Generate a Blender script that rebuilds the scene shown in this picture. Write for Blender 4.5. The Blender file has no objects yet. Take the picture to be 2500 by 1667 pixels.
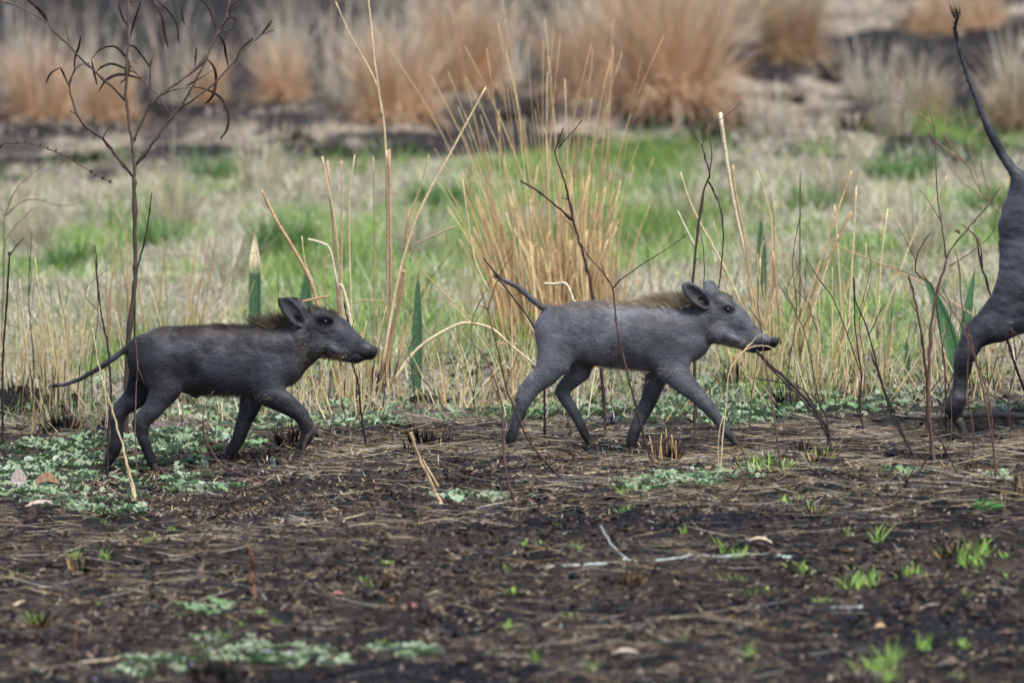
import bpy, math, random
import numpy as np
from mathutils import Vector, Matrix

random.seed(7)
R = np.random.RandomState(11)
SC = bpy.context.scene
COL = SC.collection

# ------------------------------------------------------------------ camera, light, exposure
FPX = 300.0 / 23.5 * 2500.0
CAM = np.array([0.0, -32.0, 2.27])
PITCH = math.atan(2.27 / 32.0) - math.atan(266.5 / FPX)
cd = bpy.data.cameras.new("camera")
cam = bpy.data.objects.new("camera", cd)
COL.objects.link(cam)
cam.location = CAM
cam.rotation_euler = (math.radians(90) - PITCH, 0, 0)
cd.lens = 300
cd.sensor_width = 23.5
cd.sensor_fit = 'HORIZONTAL'
cd.clip_start = 0.5
cd.clip_end = 3000
cd.dof.use_dof = True
cd.dof.focus_distance = 32.1
cd.dof.aperture_fstop = 5.0
cd.dof.aperture_blades = 9
SC.camera = cam

SUN_EL, SUN_AZ = math.radians(62), math.radians(150)
w = bpy.data.worlds.new("World")
SC.world = w
w.use_nodes = True
nt = w.node_tree
nt.nodes.clear()
sky = nt.nodes.new('ShaderNodeTexSky')
sky.sky_type = 'NISHITA'
sky.sun_disc = False
sky.sun_elevation = SUN_EL
sky.sun_rotation = SUN_AZ
sky.air_density = 1.0
sky.dust_density = 3.0
sky.ozone_density = 1.0
bg = nt.nodes.new('ShaderNodeBackground')
bg.inputs['Strength'].default_value = 0.088
wo = nt.nodes.new('ShaderNodeOutputWorld')
nt.links.new(sky.outputs[0], bg.inputs['Color'])
nt.links.new(bg.outputs[0], wo.inputs['Surface'])
sl = bpy.data.lights.new("sun", 'SUN')
sl.energy = 1.8
sl.angle = math.radians(22)
sl.color = (1.0, 0.985, 0.955)
so = bpy.data.objects.new("sun", sl)
COL.objects.link(so)
# direction towards the sun: azimuth measured like the sky texture
sd = Vector((math.sin(SUN_AZ) * math.cos(SUN_EL), math.cos(SUN_AZ) * math.cos(SUN_EL), math.sin(SUN_EL)))
so.rotation_euler = sd.to_track_quat('Z', 'Y').to_euler()
so.location = (0, 0, 20)
SC.view_settings.view_transform = 'Standard'
SC.view_settings.look = 'None'
SC.view_settings.gamma = 1.0
SC.view_settings.use_curve_mapping = False
SC.view_settings.exposure = 1.35
SC.render.engine = 'CYCLES'
SC.cycles.max_bounces = 6
SC.cycles.diffuse_bounces = 3
SC.cycles.transparent_max_bounces = 8
SC.cycles.use_denoising = True

# ------------------------------------------------------------------ projection helpers (photo pixels, 2500 wide)
_f = np.array([0, math.cos(PITCH), -math.sin(PITCH)])
_u = np.array([0, math.sin(PITCH), math.cos(PITCH)])
_r = np.array([1.0, 0, 0])

def P(px, py, Y):
    d = _f + (px - 1250.0) / FPX * _r - (py - 833.5) / FPX * _u
    return CAM + d * ((Y - CAM[1]) / d[1])

# crop windows used while tracing the photograph: origin and scale
CROPS = {
    'V': (0, 0, 2352 / 2500.0), 'A': (0, 0, 2.24), 'B': (700, 0, 1.96), 'C': (1600, 0, 1.96),
    'P1': (80, 680, 2.6133), 'P2': (1150, 620, 2.94), 'M': (2150, 0, 1.363),
    'E': (0, 1050, 2.541), 'F': (800, 1050, 2.541), 'G': (1700, 1050, 2.541), 'px': (0, 0, 1.0)}

def topx(crop, u, v):
    ox, oy, s = CROPS[crop]
    return ox + u / s, oy + v / s

# ------------------------------------------------------------------ noise
_tab = np.random.RandomState(3).rand(256, 256).astype(np.float32)

def vnoise(x, y):
    xi = np.floor(x).astype(np.int64); yi = np.floor(y).astype(np.int64)
    fx = x - xi; fy = y - yi
    fx = fx * fx * (3 - 2 * fx); fy = fy * fy * (3 - 2 * fy)
    a = _tab[xi & 255, yi & 255]; b = _tab[(xi + 1) & 255, yi & 255]
    c = _tab[xi & 255, (yi + 1) & 255]; d = _tab[(xi + 1) & 255, (yi + 1) & 255]
    return (a * (1 - fx) + b * fx) * (1 - fy) + (c * (1 - fx) + d * fx) * fy

def fbm(x, y, o=4, seed=0.0):
    x = np.asarray(x, float) + seed * 17.3; y = np.asarray(y, float) + seed * 9.7
    s = 0; a = 0.5; t = 0
    for i in range(o):
        s = s + a * vnoise(x, y); t += a
        x = x * 2.03 + 11.1; y = y * 2.03 + 5.7; a *= 0.5
    return s / t

def sstep(a, b, x):
    t = np.clip((x - a) / (b - a), 0, 1)
    return t * t * (3 - 2 * t)

# ------------------------------------------------------------------ ground height
PINS = []      # (x, y, z): hooves and other contacts that the ground passes through

def h_raw(x, y):
    x = np.asarray(x, float); y = np.asarray(y, float)
    sl_ = 0.034 * np.clip(x, -3.5, 3.5)
    big = (fbm(x * 0.5, y * 0.35, 2, 1) - 0.5) * 0.05
    med = (fbm(x * 2.2, y * 1.5, 3, 2) - 0.5) * 0.05
    calm = 1.0
    for (a, b, c) in PINS: calm = calm * (1 - .85 * np.exp(-(((x - a) / .16) ** 2 + ((y - b + .3) / .7) ** 2)))
    back = sstep(10, 20, y) * ((fbm(x * 1.4, y * 0.7, 3, 3) - 0.5) * 0.22)
    fine = (fbm(x * 14, y * 9, 3, 4) - 0.5) * 0.034 * calm
    lim = np.exp(-(np.maximum(np.hypot(x, y - 10) - 60, 0) / 40) ** 2)
    return sl_ * lim + (big + med + back + fine) * lim

def hgt(x, y):
    z = h_raw(x, y)
    if PINS:
        p = np.array(PINS)
        num = 0; den = 0.12
        for (a, b, c) in p:
            wgt = np.exp(-(((x - a) / 0.13) ** 2 + (np.where(y < b, (y - b) / 0.7, (y - b) / .16)) ** 2))
            num = num + wgt * (c - float(h_raw(a, b))); den = den + wgt
        z = z + num / np.maximum(den, 1e-6) * 1.0
    return z

def ground_Y(px, py):
    """depth at which the ray through a photo pixel meets the ground"""
    lo, hi = -12.0, 60.0
    ys = np.linspace(lo, hi, 700)
    pts = np.array([P(px, py, yy) for yy in ys])
    g = pts[:, 2] - hgt(pts[:, 0], pts[:, 1])
    k = np.argmax(g < 0)
    if g[k] >= 0: return hi
    if k == 0: return lo
    t = g[k - 1] / (g[k - 1] - g[k])
    return ys[k - 1] + t * (ys[k] - ys[k - 1])

def ground_pt(px, py):
    Y = ground_Y(px, py)
    p = P(px, py, Y)
    return np.array([p[0], p[1], float(hgt(p[0], p[1]))])

# ------------------------------------------------------------------ materials
def mat_new(name):
    m = bpy.data.materials.new(name); m.use_nodes = True
    n = m.node_tree; n.nodes.clear()
    out = n.nodes.new('ShaderNodeOutputMaterial')
    return m, n, out

def plant_mat(name, rough=0.75, transl=0.25, bump=0.0, scale=200, var=0.25, spec=0.25):
    m, n, out = mat_new(name)
    at = n.nodes.new('ShaderNodeAttribute'); at.attribute_name = 'col'
    tc = n.nodes.new('ShaderNodeTexCoord')
    nz = n.nodes.new('ShaderNodeTexNoise'); nz.inputs['Scale'].default_value = scale
    nz.inputs['Detail'].default_value = 3
    n.links.new(tc.outputs['Object'], nz.inputs['Vector'])
    mr = n.nodes.new('ShaderNodeMapRange')
    mr.inputs['From Min'].default_value = 0.3; mr.inputs['From Max'].default_value = 0.7
    mr.inputs['To Min'].default_value = 1 - var; mr.inputs['To Max'].default_value = 1 + var
    n.links.new(nz.outputs['Fac'], mr.inputs['Value'])
    mx = n.nodes.new('ShaderNodeVectorMath'); mx.operation = 'SCALE'
    n.links.new(at.outputs['Color'], mx.inputs[0]); n.links.new(mr.outputs[0], mx.inputs['Scale'])
    bs = n.nodes.new('ShaderNodeBsdfPrincipled')
    bs.inputs['Roughness'].default_value = rough
    bs.inputs['Specular IOR Level'].default_value = spec
    n.links.new(mx.outputs[0], bs.inputs['Base Color'])
    if bump:
        bp = n.nodes.new('ShaderNodeBump'); bp.inputs['Strength'].default_value = bump
        bp.inputs['Distance'].default_value = 0.003
        n.links.new(nz.outputs['Fac'], bp.inputs['Height']); n.links.new(bp.outputs[0], bs.inputs['Normal'])
    last = bs
    if transl:
        tr = n.nodes.new('ShaderNodeBsdfTranslucent')
        n.links.new(mx.outputs[0], tr.inputs['Color'])
        ms = n.nodes.new('ShaderNodeMixShader'); ms.inputs[0].default_value = transl
        n.links.new(bs.outputs[0], ms.inputs[1]); n.links.new(tr.outputs[0], ms.inputs[2]); last = ms
    n.links.new(last.outputs[0], out.inputs['Surface'])
    return m

M_BLADE = plant_mat('dry_and_green_blades', 0.7, 0.35, spec=.12)
M_STALK = plant_mat('straw_stalk', 0.65, 0.0, 0.3, 160, 0.3)
M_BARK = plant_mat('burnt_bark', 0.8, 0.0, 0.7, 220, 0.45)
M_FUZZ = plant_mat('woolly_leaf', 0.95, 0.15, 0.4, 600, 0.2, 0.1)
M_LITTER = plant_mat('ground_litter', 0.85, 0.0, 0.4, 300, 0.35, 0.06)
M_STONE = plant_mat('charcoal', 0.6, 0.0, 1.0, 120, 0.5, 0.5)
M_HAIR = plant_mat('bristle', 0.6, 0.0, 0.0, 100, 0.25, 0.12)
M_EYE = plant_mat('wet_eye', 0.12, 0.0, 0.0, 100, 0.0, 0.6)

def skin_mat():
    m, n, out = mat_new('warthog_skin')
    at = n.nodes.new('ShaderNodeAttribute'); at.attribute_name = 'col'
    tc = n.nodes.new('ShaderNodeTexCoord')
    mp = n.nodes.new('ShaderNodeMapping'); mp.inputs['Scale'].default_value = (90, 200, 300)
    mp.inputs['Rotation'].default_value = (0, 0.35, 0)
    n.links.new(tc.outputs['Object'], mp.inputs['Vector'])
    n1 = n.nodes.new('ShaderNodeTexNoise'); n1.inputs['Scale'].default_value = 1.0; n1.inputs['Detail'].default_value = 4
    n1.inputs['Roughness'].default_value = 0.6
    n.links.new(mp.outputs[0], n1.inputs['Vector'])
    n2 = n.nodes.new('ShaderNodeTexNoise'); n2.inputs['Scale'].default_value = 14; n2.inputs['Detail'].default_value = 4
    n.links.new(tc.outputs['Object'], n2.inputs['Vector'])
    a = n.nodes.new('ShaderNodeMapRange'); a.inputs['From Min'].default_value = 0.3; a.inputs['From Max'].default_value = 0.7
    a.inputs['To Min'].default_value = 0.72; a.inputs['To Max'].default_value = 1.3
    n.links.new(n2.outputs['Fac'], a.inputs['Value'])
    b = n.nodes.new('ShaderNodeMapRange'); b.inputs['From Min'].default_value = 0.3; b.inputs['From Max'].default_value = 0.7
    b.inputs['To Min'].default_value = 0.75; b.inputs['To Max'].default_value = 1.3
    n.links.new(n1.outputs['Fac'], b.inputs['Value'])
    mu = n.nodes.new('ShaderNodeMath'); mu.operation = 'MULTIPLY'
    n.links.new(a.outputs[0], mu.inputs[0]); n.links.new(b.outputs[0], mu.inputs[1])
    mx = n.nodes.new('ShaderNodeVectorMath'); mx.operation = 'SCALE'
    n.links.new(at.outputs['Color'], mx.inputs[0]); n.links.new(mu.outputs[0], mx.inputs['Scale'])
    bs = n.nodes.new('ShaderNodeBsdfPrincipled')
    bs.inputs['Roughness'].default_value = 0.5
    sp_ = n.nodes.new('ShaderNodeMapRange'); sp_.inputs['From Min'].default_value = 0.008; sp_.inputs['From Max'].default_value = 0.035
    sp_.inputs['To Min'].default_value = 0.05; sp_.inputs['To Max'].default_value = 0.36      # muzzle and hooves are dull
    n.links.new(at.outputs['Fac'], sp_.inputs['Value']); n.links.new(sp_.outputs[0], bs.inputs['Specular IOR Level'])
    bs.inputs['Sheen Weight'].default_value = 0.04
    bs.inputs['Sheen Roughness'].default_value = 0.5
    n.links.new(mx.outputs[0], bs.inputs['Base Color'])
    bp = n.nodes.new('ShaderNodeBump'); bp.inputs['Strength'].default_value = 0.7; bp.inputs['Distance'].default_value = 0.0025
    n.links.new(n1.outputs['Fac'], bp.inputs['Height'])
    bp2 = n.nodes.new('ShaderNodeBump'); bp2.inputs['Strength'].default_value = 0.8; bp2.inputs['Distance'].default_value = 0.012
    n.links.new(n2.outputs['Fac'], bp2.inputs['Height']); n.links.new(bp.outputs[0], bp2.inputs['Normal'])
    n.links.new(bp2.outputs[0], bs.inputs['Normal'])
    n.links.new(bs.outputs[0], out.inputs['Surface'])
    return m
M_SKIN = skin_mat()

def ground_mat():
    m, n, out = mat_new('burnt_soil')
    at = n.nodes.new('ShaderNodeAttribute'); at.attribute_name = 'col'
    tc = n.nodes.new('ShaderNodeTexCoord')
    mp = n.nodes.new('ShaderNodeMapping'); mp.inputs['Scale'].default_value = (1, 0.45, 1)
    n.links.new(tc.outputs['Object'], mp.inputs['Vector'])
    n1 = n.nodes.new('ShaderNodeTexNoise'); n1.inputs['Scale'].default_value = 60; n1.inputs['Detail'].default_value = 6
    n1.inputs['Roughness'].default_value = 0.7
    n.links.new(mp.outputs[0], n1.inputs['Vector'])
    n2 = n.nodes.new('ShaderNodeTexNoise'); n2.inputs['Scale'].default_value = 7; n2.inputs['Detail'].default_value = 5
    n.links.new(mp.outputs[0], n2.inputs['Vector'])
    a = n.nodes.new('ShaderNodeMapRange'); a.inputs['From Min'].default_value = 0.35; a.inputs['From Max'].default_value = 0.7
    a.inputs['To Min'].default_value = 0.35; a.inputs['To Max'].default_value = 1.9
    n.links.new(n1.outputs['Fac'], a.inputs['Value'])
    b = n.nodes.new('ShaderNodeMapRange'); b.inputs['From Min'].default_value = 0.3; b.inputs['From Max'].default_value = 0.7
    b.inputs['To Min'].default_value = 0.6; b.inputs['To Max'].default_value = 1.4
    n.links.new(n2.outputs['Fac'], b.inputs['Value'])
    mu = n.nodes.new('ShaderNodeMath'); mu.operation = 'MULTIPLY'
    n.links.new(a.outputs[0], mu.inputs[0]); n.links.new(b.outputs[0], mu.inputs[1])
    mx = n.nodes.new('ShaderNodeVectorMath'); mx.operation = 'SCALE'
    n.links.new(at.outputs['Color'], mx.inputs[0]); n.links.new(mu.outputs[0], mx.inputs['Scale'])
    bs = n.nodes.new('ShaderNodeBsdfPrincipled'); bs.inputs['Roughness'].default_value = 0.9
    bs.inputs['Specular IOR Level'].default_value = 0.06
    n.links.new(mx.outputs[0], bs.inputs['Base Color'])
    bp = n.nodes.new('ShaderNodeBump'); bp.inputs['Strength'].default_value = 1.0; bp.inputs['Distance'].default_value = 0.012
    n.links.new(n1.outputs['Fac'], bp.inputs['Height']); n.links.new(bp.outputs[0], bs.inputs['Normal'])
    n.links.new(bs.outputs[0], out.inputs['Surface'])
    return m
M_GROUND = ground_mat()

# ------------------------------------------------------------------ mesh helpers
def mesh(name, V, F, C=None, mat=None, smooth=False):
    me = bpy.data.meshes.new(name)
    V = np.asarray(V, np.float32); F = np.asarray(F, np.int32)
    k = F.shape[1]
    me.vertices.add(len(V)); me.vertices.foreach_set('co', V.ravel())
    me.loops.add(F.size); me.loops.foreach_set('vertex_index', F.ravel())
    me.polygons.add(len(F))
    me.polygons.foreach_set('loop_start', np.arange(0, F.size, k, dtype=np.int32))
    me.polygons.foreach_set('use_smooth', np.full(len(F), smooth))
    me.update(calc_edges=True)
    if C is not None:
        C = np.asarray(C, np.float32)
        if C.ndim == 1: C = np.tile(C, (len(V), 1))
        a = me.color_attributes.new('col', 'FLOAT_COLOR', 'POINT')
        a.data.foreach_set('color', np.concatenate([C[:, :3], np.ones((len(V), 1), np.float32)], 1).ravel())
    if mat: me.materials.append(mat)
    return me

def obj(name, V, F, C, mat, parent=None, origin=None, smooth=False, kind=None):
    """one mesh object; V in world space, stored relative to its parent's or its own origin"""
    V = np.asarray(V, float)
    if parent is not None: org = np.array(parent.location)
    elif origin is not None: org = np.array(origin, float)
    else: org = np.zeros(3)
    o = bpy.data.objects.new(name, mesh(name, V - org, F, C, mat, smooth))
    COL.objects.link(o)
    if parent is not None: o.parent = parent
    else: o.location = org
    if kind: o['kind'] = kind
    return o

def tag(o, label, cat, group=None):
    o['label'] = label; o['category'] = cat
    if group: o['group'] = group
    return o

def root(name, loc, label, cat, group=None):
    o = bpy.data.objects.new(name, None); COL.objects.link(o)
    o.location = [float(v) for v in loc]; o.empty_display_size = 0.05
    return tag(o, label, cat, group)

def catmull(pts, n=5):
    p = np.asarray(pts, float)
    if len(p) < 3:
        t = np.linspace(0, 1, n + 1)[:, None]
        return p[0] * (1 - t) + p[-1] * t
    e = np.vstack([2 * p[0] - p[1], p, 2 * p[-1] - p[-2]])
    out = []
    for i in range(1, len(e) - 2):
        a, b, c, d = e[i - 1], e[i], e[i + 1], e[i + 2]
        for t in np.linspace(0, 1, n, endpoint=False):
            out.append(0.5 * ((2 * b) + (c - a) * t + (2 * a - 5 * b + 4 * c - d) * t * t + (3 * b - a - 3 * c + d) * t ** 3))
    out.append(p[-1])
    return np.array(out)

def tube(path, rad, sides=6, jit=0.0, flat=1.0):
    """tube along a path of points; returns V, F(quads)"""
    p = np.asarray(path, float); n = len(p)
    rad = np.interp(np.linspace(0, 1, n), np.linspace(0, 1, len(rad)), rad) if np.ndim(rad) else np.full(n, rad)
    t = np.gradient(p, axis=0); t /= np.linalg.norm(t, axis=1)[:, None] + 1e-9
    ref = np.array([0.13, 0.95, 0.21])
    s = np.cross(t, ref); s /= np.linalg.norm(s, axis=1)[:, None] + 1e-9
    q = np.cross(t, s)
    an = np.linspace(0, 2 * math.pi, sides, endpoint=False)
    rr = rad[:, None] * (1 + jit * (R.rand(n, sides) - 0.5))
    V = p[:, None, :] + (rr * np.cos(an))[..., None] * s[:, None, :] + (rr * np.sin(an) * flat)[..., None] * q[:, None, :]
    V = V.reshape(-1, 3)
    i = np.arange(n - 1)[:, None] * sides; j = np.arange(sides)[None]
    a = i + j; b = i + (j + 1) % sides
    F = np.stack([a, b, b + sides, a + sides], -1).reshape(-1, 4)
    # end caps as degenerate-free fans folded to quads
    V = np.vstack([V, p[0], p[-1]])
    c0, c1 = n * sides, n * sides + 1
    caps = []
    for k in range(0, sides, 2):
        caps.append([c0, (k + 2) % sides, (k + 1) % sides, k])
        e = (n - 1) * sides
        caps.append([c1, e + k, e + (k + 1) % sides, e + (k + 2) % sides])
    return V, np.vstack([F, caps])

class Acc:
    def __init__(s): s.V = []; s.F = []; s.C = []; s.n = 0
    def add(s, V, F, C):
        V = np.asarray(V, float); C = np.asarray(C, float)
        if C.ndim == 1: C = np.tile(C, (len(V), 1))
        s.V.append(V); s.F.append(np.asarray(F) + s.n); s.C.append(C[:, :3]); s.n += len(V)
        return s
    def get(s): return np.vstack(s.V), np.vstack(s.F), np.vstack(s.C)

def blades(base, yaw, lean, length, width, curve, segs, col, tip=None, tipfrac=0.6, taper=1.5, face=None):
    """many flat tapering blades at once; arrays of length N; col Nx3"""
    N = len(base); f = lambda a: np.broadcast_to(np.asarray(a, float), (N,))
    yaw, lean, length, width, curve = map(f, (yaw, lean, length, width, curve))
    face = yaw + math.pi / 2 + R.uniform(-0.9, 0.9, N) if face is None else f(face)
    pos = np.array(base, float); C = np.broadcast_to(np.asarray(col, float), (N, 3))
    tipc = C if tip is None else np.broadcast_to(np.asarray(tip, float), (N, 3))
    pts = [pos.copy()]
    for j in range(segs):
        s = (j + 0.5) / segs; ti = lean + curve * s
        step = np.stack([np.sin(ti) * np.cos(yaw), np.sin(ti) * np.sin(yaw), np.cos(ti)], 1) * (length / segs)[:, None]
        pos = pos + step; pts.append(pos.copy())
    wd = np.stack([np.cos(face), np.sin(face), np.zeros(N)], 1)
    V = np.zeros((N, segs + 1, 2, 3)); CC = np.zeros((N, segs + 1, 2, 3))
    for j in range(segs + 1):
        s = j / segs
        ww = (width * max(0.06, 1 - s ** taper) * 0.5)[:, None] * wd
        V[:, j, 0] = pts[j] - ww; V[:, j, 1] = pts[j] + ww
        m = np.clip((s - tipfrac) / max(1e-6, 1 - tipfrac), 0, 1)
        CC[:, j, 0] = CC[:, j, 1] = C * (1 - m) + tipc * m
    i = np.arange(N)[:, None] * (segs + 1) * 2; j = np.arange(segs)[None] * 2
    a = i + j
    F = np.stack([a, a + 1, a + 3, a + 2], -1).reshape(-1, 4)
    return V.reshape(-1, 3), F, CC.reshape(-1, 3)

def pick(cols, n, var=0.2):
    cols = np.array(cols, float)
    c = cols[R.randint(0, len(cols), n)]
    return c * (1 + R.uniform(-var, var, (n, 1))) * (1 + R.uniform(-0.06, 0.06, (n, 3)))

STRAW = [(.52, .39, .19), (.60, .47, .26), (.44, .31, .14), (.64, .53, .33)]
ORANGE = [(.48, .32, .16), (.55, .40, .22), (.38, .23, .11), (.60, .47, .28)]
PALE = [(.50, .47, .37), (.43, .40, .31), (.60, .56, .46), (.36, .34, .25)]
GREEN = [(.20, .38, .075), (.31, .48, .11), (.12, .26, .05), (.42, .48, .18)]
FRESH = [(.26, .42, .10), (.32, .48, .12), (.20, .36, .08)]
CHAR = [(.018, .016, .016), (.03, .026, .024), (.05, .04, .034)]

# ------------------------------------------------------------------ implicit surfaces for the animals
class Field:
    def __init__(s, lo, hi, vox):
        s.lo = np.array(lo, float); s.vox = vox
        s.n = np.ceil((np.array(hi) - s.lo) / vox).astype(int) + 1
        s.ax = [s.lo[i] + np.arange(s.n[i]) * vox for i in range(3)]
        s.D = np.full(s.n, 0.5, np.float32)
    def box(s, a, b, m):
        lo = np.minimum(a, b) - m; hi = np.maximum(a, b) + m
        i0 = np.clip(((lo - s.lo) / s.vox).astype(int), 0, s.n - 1); i1 = np.clip(((hi - s.lo) / s.vox).astype(int) + 2, 1, s.n)
        sl_ = tuple(slice(i0[k], i1[k]) for k in range(3))
        X = s.ax[0][sl_[0]][:, None, None]; Y = s.ax[1][sl_[1]][None, :, None]; Z = s.ax[2][sl_[2]][None, None, :]
        return sl_, X.astype(np.float32), Y.astype(np.float32), Z.astype(np.float32)
    @staticmethod
    def smin(a, b, k):
        h = np.clip(0.5 + 0.5 * (b - a) / k, 0, 1)
        return b * (1 - h) + a * h - k * h * (1 - h)
    def chain(s, nodes, k_in=0.006, k_out=0.02, sq=1.0):
        """nodes: (x,y,z,r[,sq]); union of tapered capsules, blended into the field"""
        nodes = [tuple(nd) if len(nd) > 4 else tuple(nd) + (sq,) for nd in nodes]
        arr = np.array(nodes, float)
        m = arr[:, 3].max() + k_out * 1.6 + 2 * s.vox
        sl_, X, Y, Z = s.box(arr[:, :3].min(0), arr[:, :3].max(0), m)
        dd = None
        for i in range(max(1, len(nodes) - 1)):
            a = arr[i]; b = arr[min(i + 1, len(nodes) - 1)]
            v = b[:3] - a[:3]; L2 = float(v @ v) + 1e-12
            t = np.clip(((X - a[0]) * v[0] + (Y - a[1]) * v[1] + (Z - a[2]) * v[2]) / L2, 0, 1)
            q = a[4] + t * (b[4] - a[4])
            dx = X - a[0] - t * v[0]; dy = (Y - a[1] - t * v[1]) / q; dz = Z - a[2] - t * v[2]
            d = np.sqrt(dx * dx + dy * dy + dz * dz) - (a[3] + t * (b[3] - a[3]))
            dd = d if dd is None else np.minimum(dd, d)
        s.D[sl_] = s.smin(s.D[sl_], dd.astype(np.float32), k_out)
    def ell(s, c, rad, rot=None, k=0.01, sub=False):
        c = np.array(c, float); rad = np.array(rad, float)
        m = rad.max() + k * 2 + 2 * s.vox
        sl_, X, Y, Z = s.box(c, c, m)
        p = np.stack(np.broadcast_arrays(X - c[0], Y - c[1], Z - c[2]), -1)
        if rot is not None: p = p @ np.array(rot)      # rows of rot^T are local axes
        q = np.sqrt(((p / rad) ** 2).sum(-1)); g = np.sqrt(((p / rad ** 2) ** 2).sum(-1)) + 1e-9
        d = q * (q - 1) / g
        if sub: s.D[sl_] = -s.smin(-s.D[sl_], d.astype(np.float32), k)
        else: s.D[sl_] = s.smin(s.D[sl_], d.astype(np.float32), k)
    def blur(s, it):
        for _ in range(it):
            for ax in range(3):
                a = np.moveaxis(s.D, ax, 0); b = a.copy()
                b[1:-1] = 0.25 * a[:-2] + 0.5 * a[1:-1] + 0.25 * a[2:]
                s.D = np.ascontiguousarray(np.moveaxis(b, 0, ax))
    def groove(s, pts, r, depth):
        """push the surface in along a polyline (a crease)"""
        pts = np.array(pts, float)
        sl_, X, Y, Z = s.box(pts.min(0), pts.max(0), r * 3)
        best = None
        for a, b in zip(pts[:-1], pts[1:]):
            v = b - a; L2 = float(v @ v) + 1e-12
            t = np.clip(((X - a[0]) * v[0] + (Y - a[1]) * v[1] + (Z - a[2]) * v[2]) / L2, 0, 1)
            d2 = (X - a[0] - t * v[0]) ** 2 + (Y - a[1] - t * v[1]) ** 2 * 0.25 + (Z - a[2] - t * v[2]) ** 2
            best = d2 if best is None else np.minimum(best, d2)
        s.D[sl_] += (depth * np.exp(-best / r ** 2)).astype(np.float32)
    def surface(s):
        D = s.D; ins = D < 0
        nx, ny, nz = s.n
        c = ins[:-1, :-1, :-1].astype(np.int8)
        cnt = sum(ins[a:nx - 1 + a, b:ny - 1 + b, d:nz - 1 + d].astype(np.int8) for a in (0, 1) for b in (0, 1) for d in (0, 1))
        act = (cnt > 0) & (cnt < 8)
        idx = -np.ones(act.shape, np.int64); ci = np.argwhere(act); idx[act] = np.arange(len(ci))
        acc = np.zeros((len(ci), 3)); w_ = np.zeros(len(ci))
        i, j, k = ci.T
        for ax in range(3):
            o = [a for a in range(3) if a != ax]
            for p_ in (0, 1):
                for q_ in (0, 1):
                    st = np.zeros(3, int); st[o[0]] = p_; st[o[1]] = q_
                    en = st.copy(); en[ax] = 1
                    va = D[i + st[0], j + st[1], k + st[2]]; vb = D[i + en[0], j + en[1], k + en[2]]
                    cr = (va < 0) != (vb < 0)
                    t = np.where(cr, va / np.where(np.abs(va - vb) < 1e-12, 1, va - vb), 0)
                    pt = np.tile(st.astype(float), (len(ci), 1)); pt[:, ax] += t
                    acc += pt * cr[:, None]; w_ += cr
        V = s.lo + (ci + acc / w_[:, None]) * s.vox
        quads = []
        for ax in range(3):
            sh = [slice(None)] * 3; sh2 = [slice(None)] * 3
            sh[ax] = slice(0, -1); sh2[ax] = slice(1, None)
            A = ins[tuple(sh)]; B = ins[tuple(sh2)]
            e = np.argwhere(A != B); o1, o2 = (ax + 1) % 3, (ax + 2) % 3
            ok = (e[:, o1] > 0) & (e[:, o2] > 0) & (e[:, o1] < s.n[o1] - 1) & (e[:, o2] < s.n[o2] - 1)
            e = e[ok]; inside = A[tuple(e.T)]
            def g(d1, d2):
                q = e.copy(); q[:, o1] -= d1; q[:, o2] -= d2
                return idx[tuple(q.T)]
            Q = np.stack([g(1, 1), g(0, 1), g(0, 0), g(1, 0)], 1)
            Q[~inside] = Q[~inside][:, ::-1]
            quads.append(Q)
        F = np.vstack(quads)
        # gradient normals
        gi = np.clip(np.round((V - s.lo) / s.vox).astype(int), 1, s.n - 2)
        a, b, c_ = gi.T
        N = np.stack([D[a + 1, b, c_] - D[a - 1, b, c_], D[a, b + 1, c_] - D[a, b - 1, c_], D[a, b, c_ + 1] - D[a, b, c_ - 1]], 1)
        N /= np.linalg.norm(N, axis=1)[:, None] + 1e-9
        return V, F, N

# ------------------------------------------------------------------ warthogs
def hair_mesh(base, dirs, side, length, width, col):
    N = len(base)
    length = np.broadcast_to(length, (N,)); width = np.broadcast_to(width, (N,))
    V = np.zeros((N, 3, 3))
    V[:, 0] = base - side * width[:, None] / 2
    V[:, 1] = base + side * width[:, None] / 2
    V[:, 2] = base + dirs * length[:, None]
    F = np.arange(N * 3).reshape(N, 3)
    return V.reshape(-1, 3), F, np.repeat(col, 3, 0)

def unit(v): return v / (np.linalg.norm(v, axis=-1, keepdims=True) + 1e-9)

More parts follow.
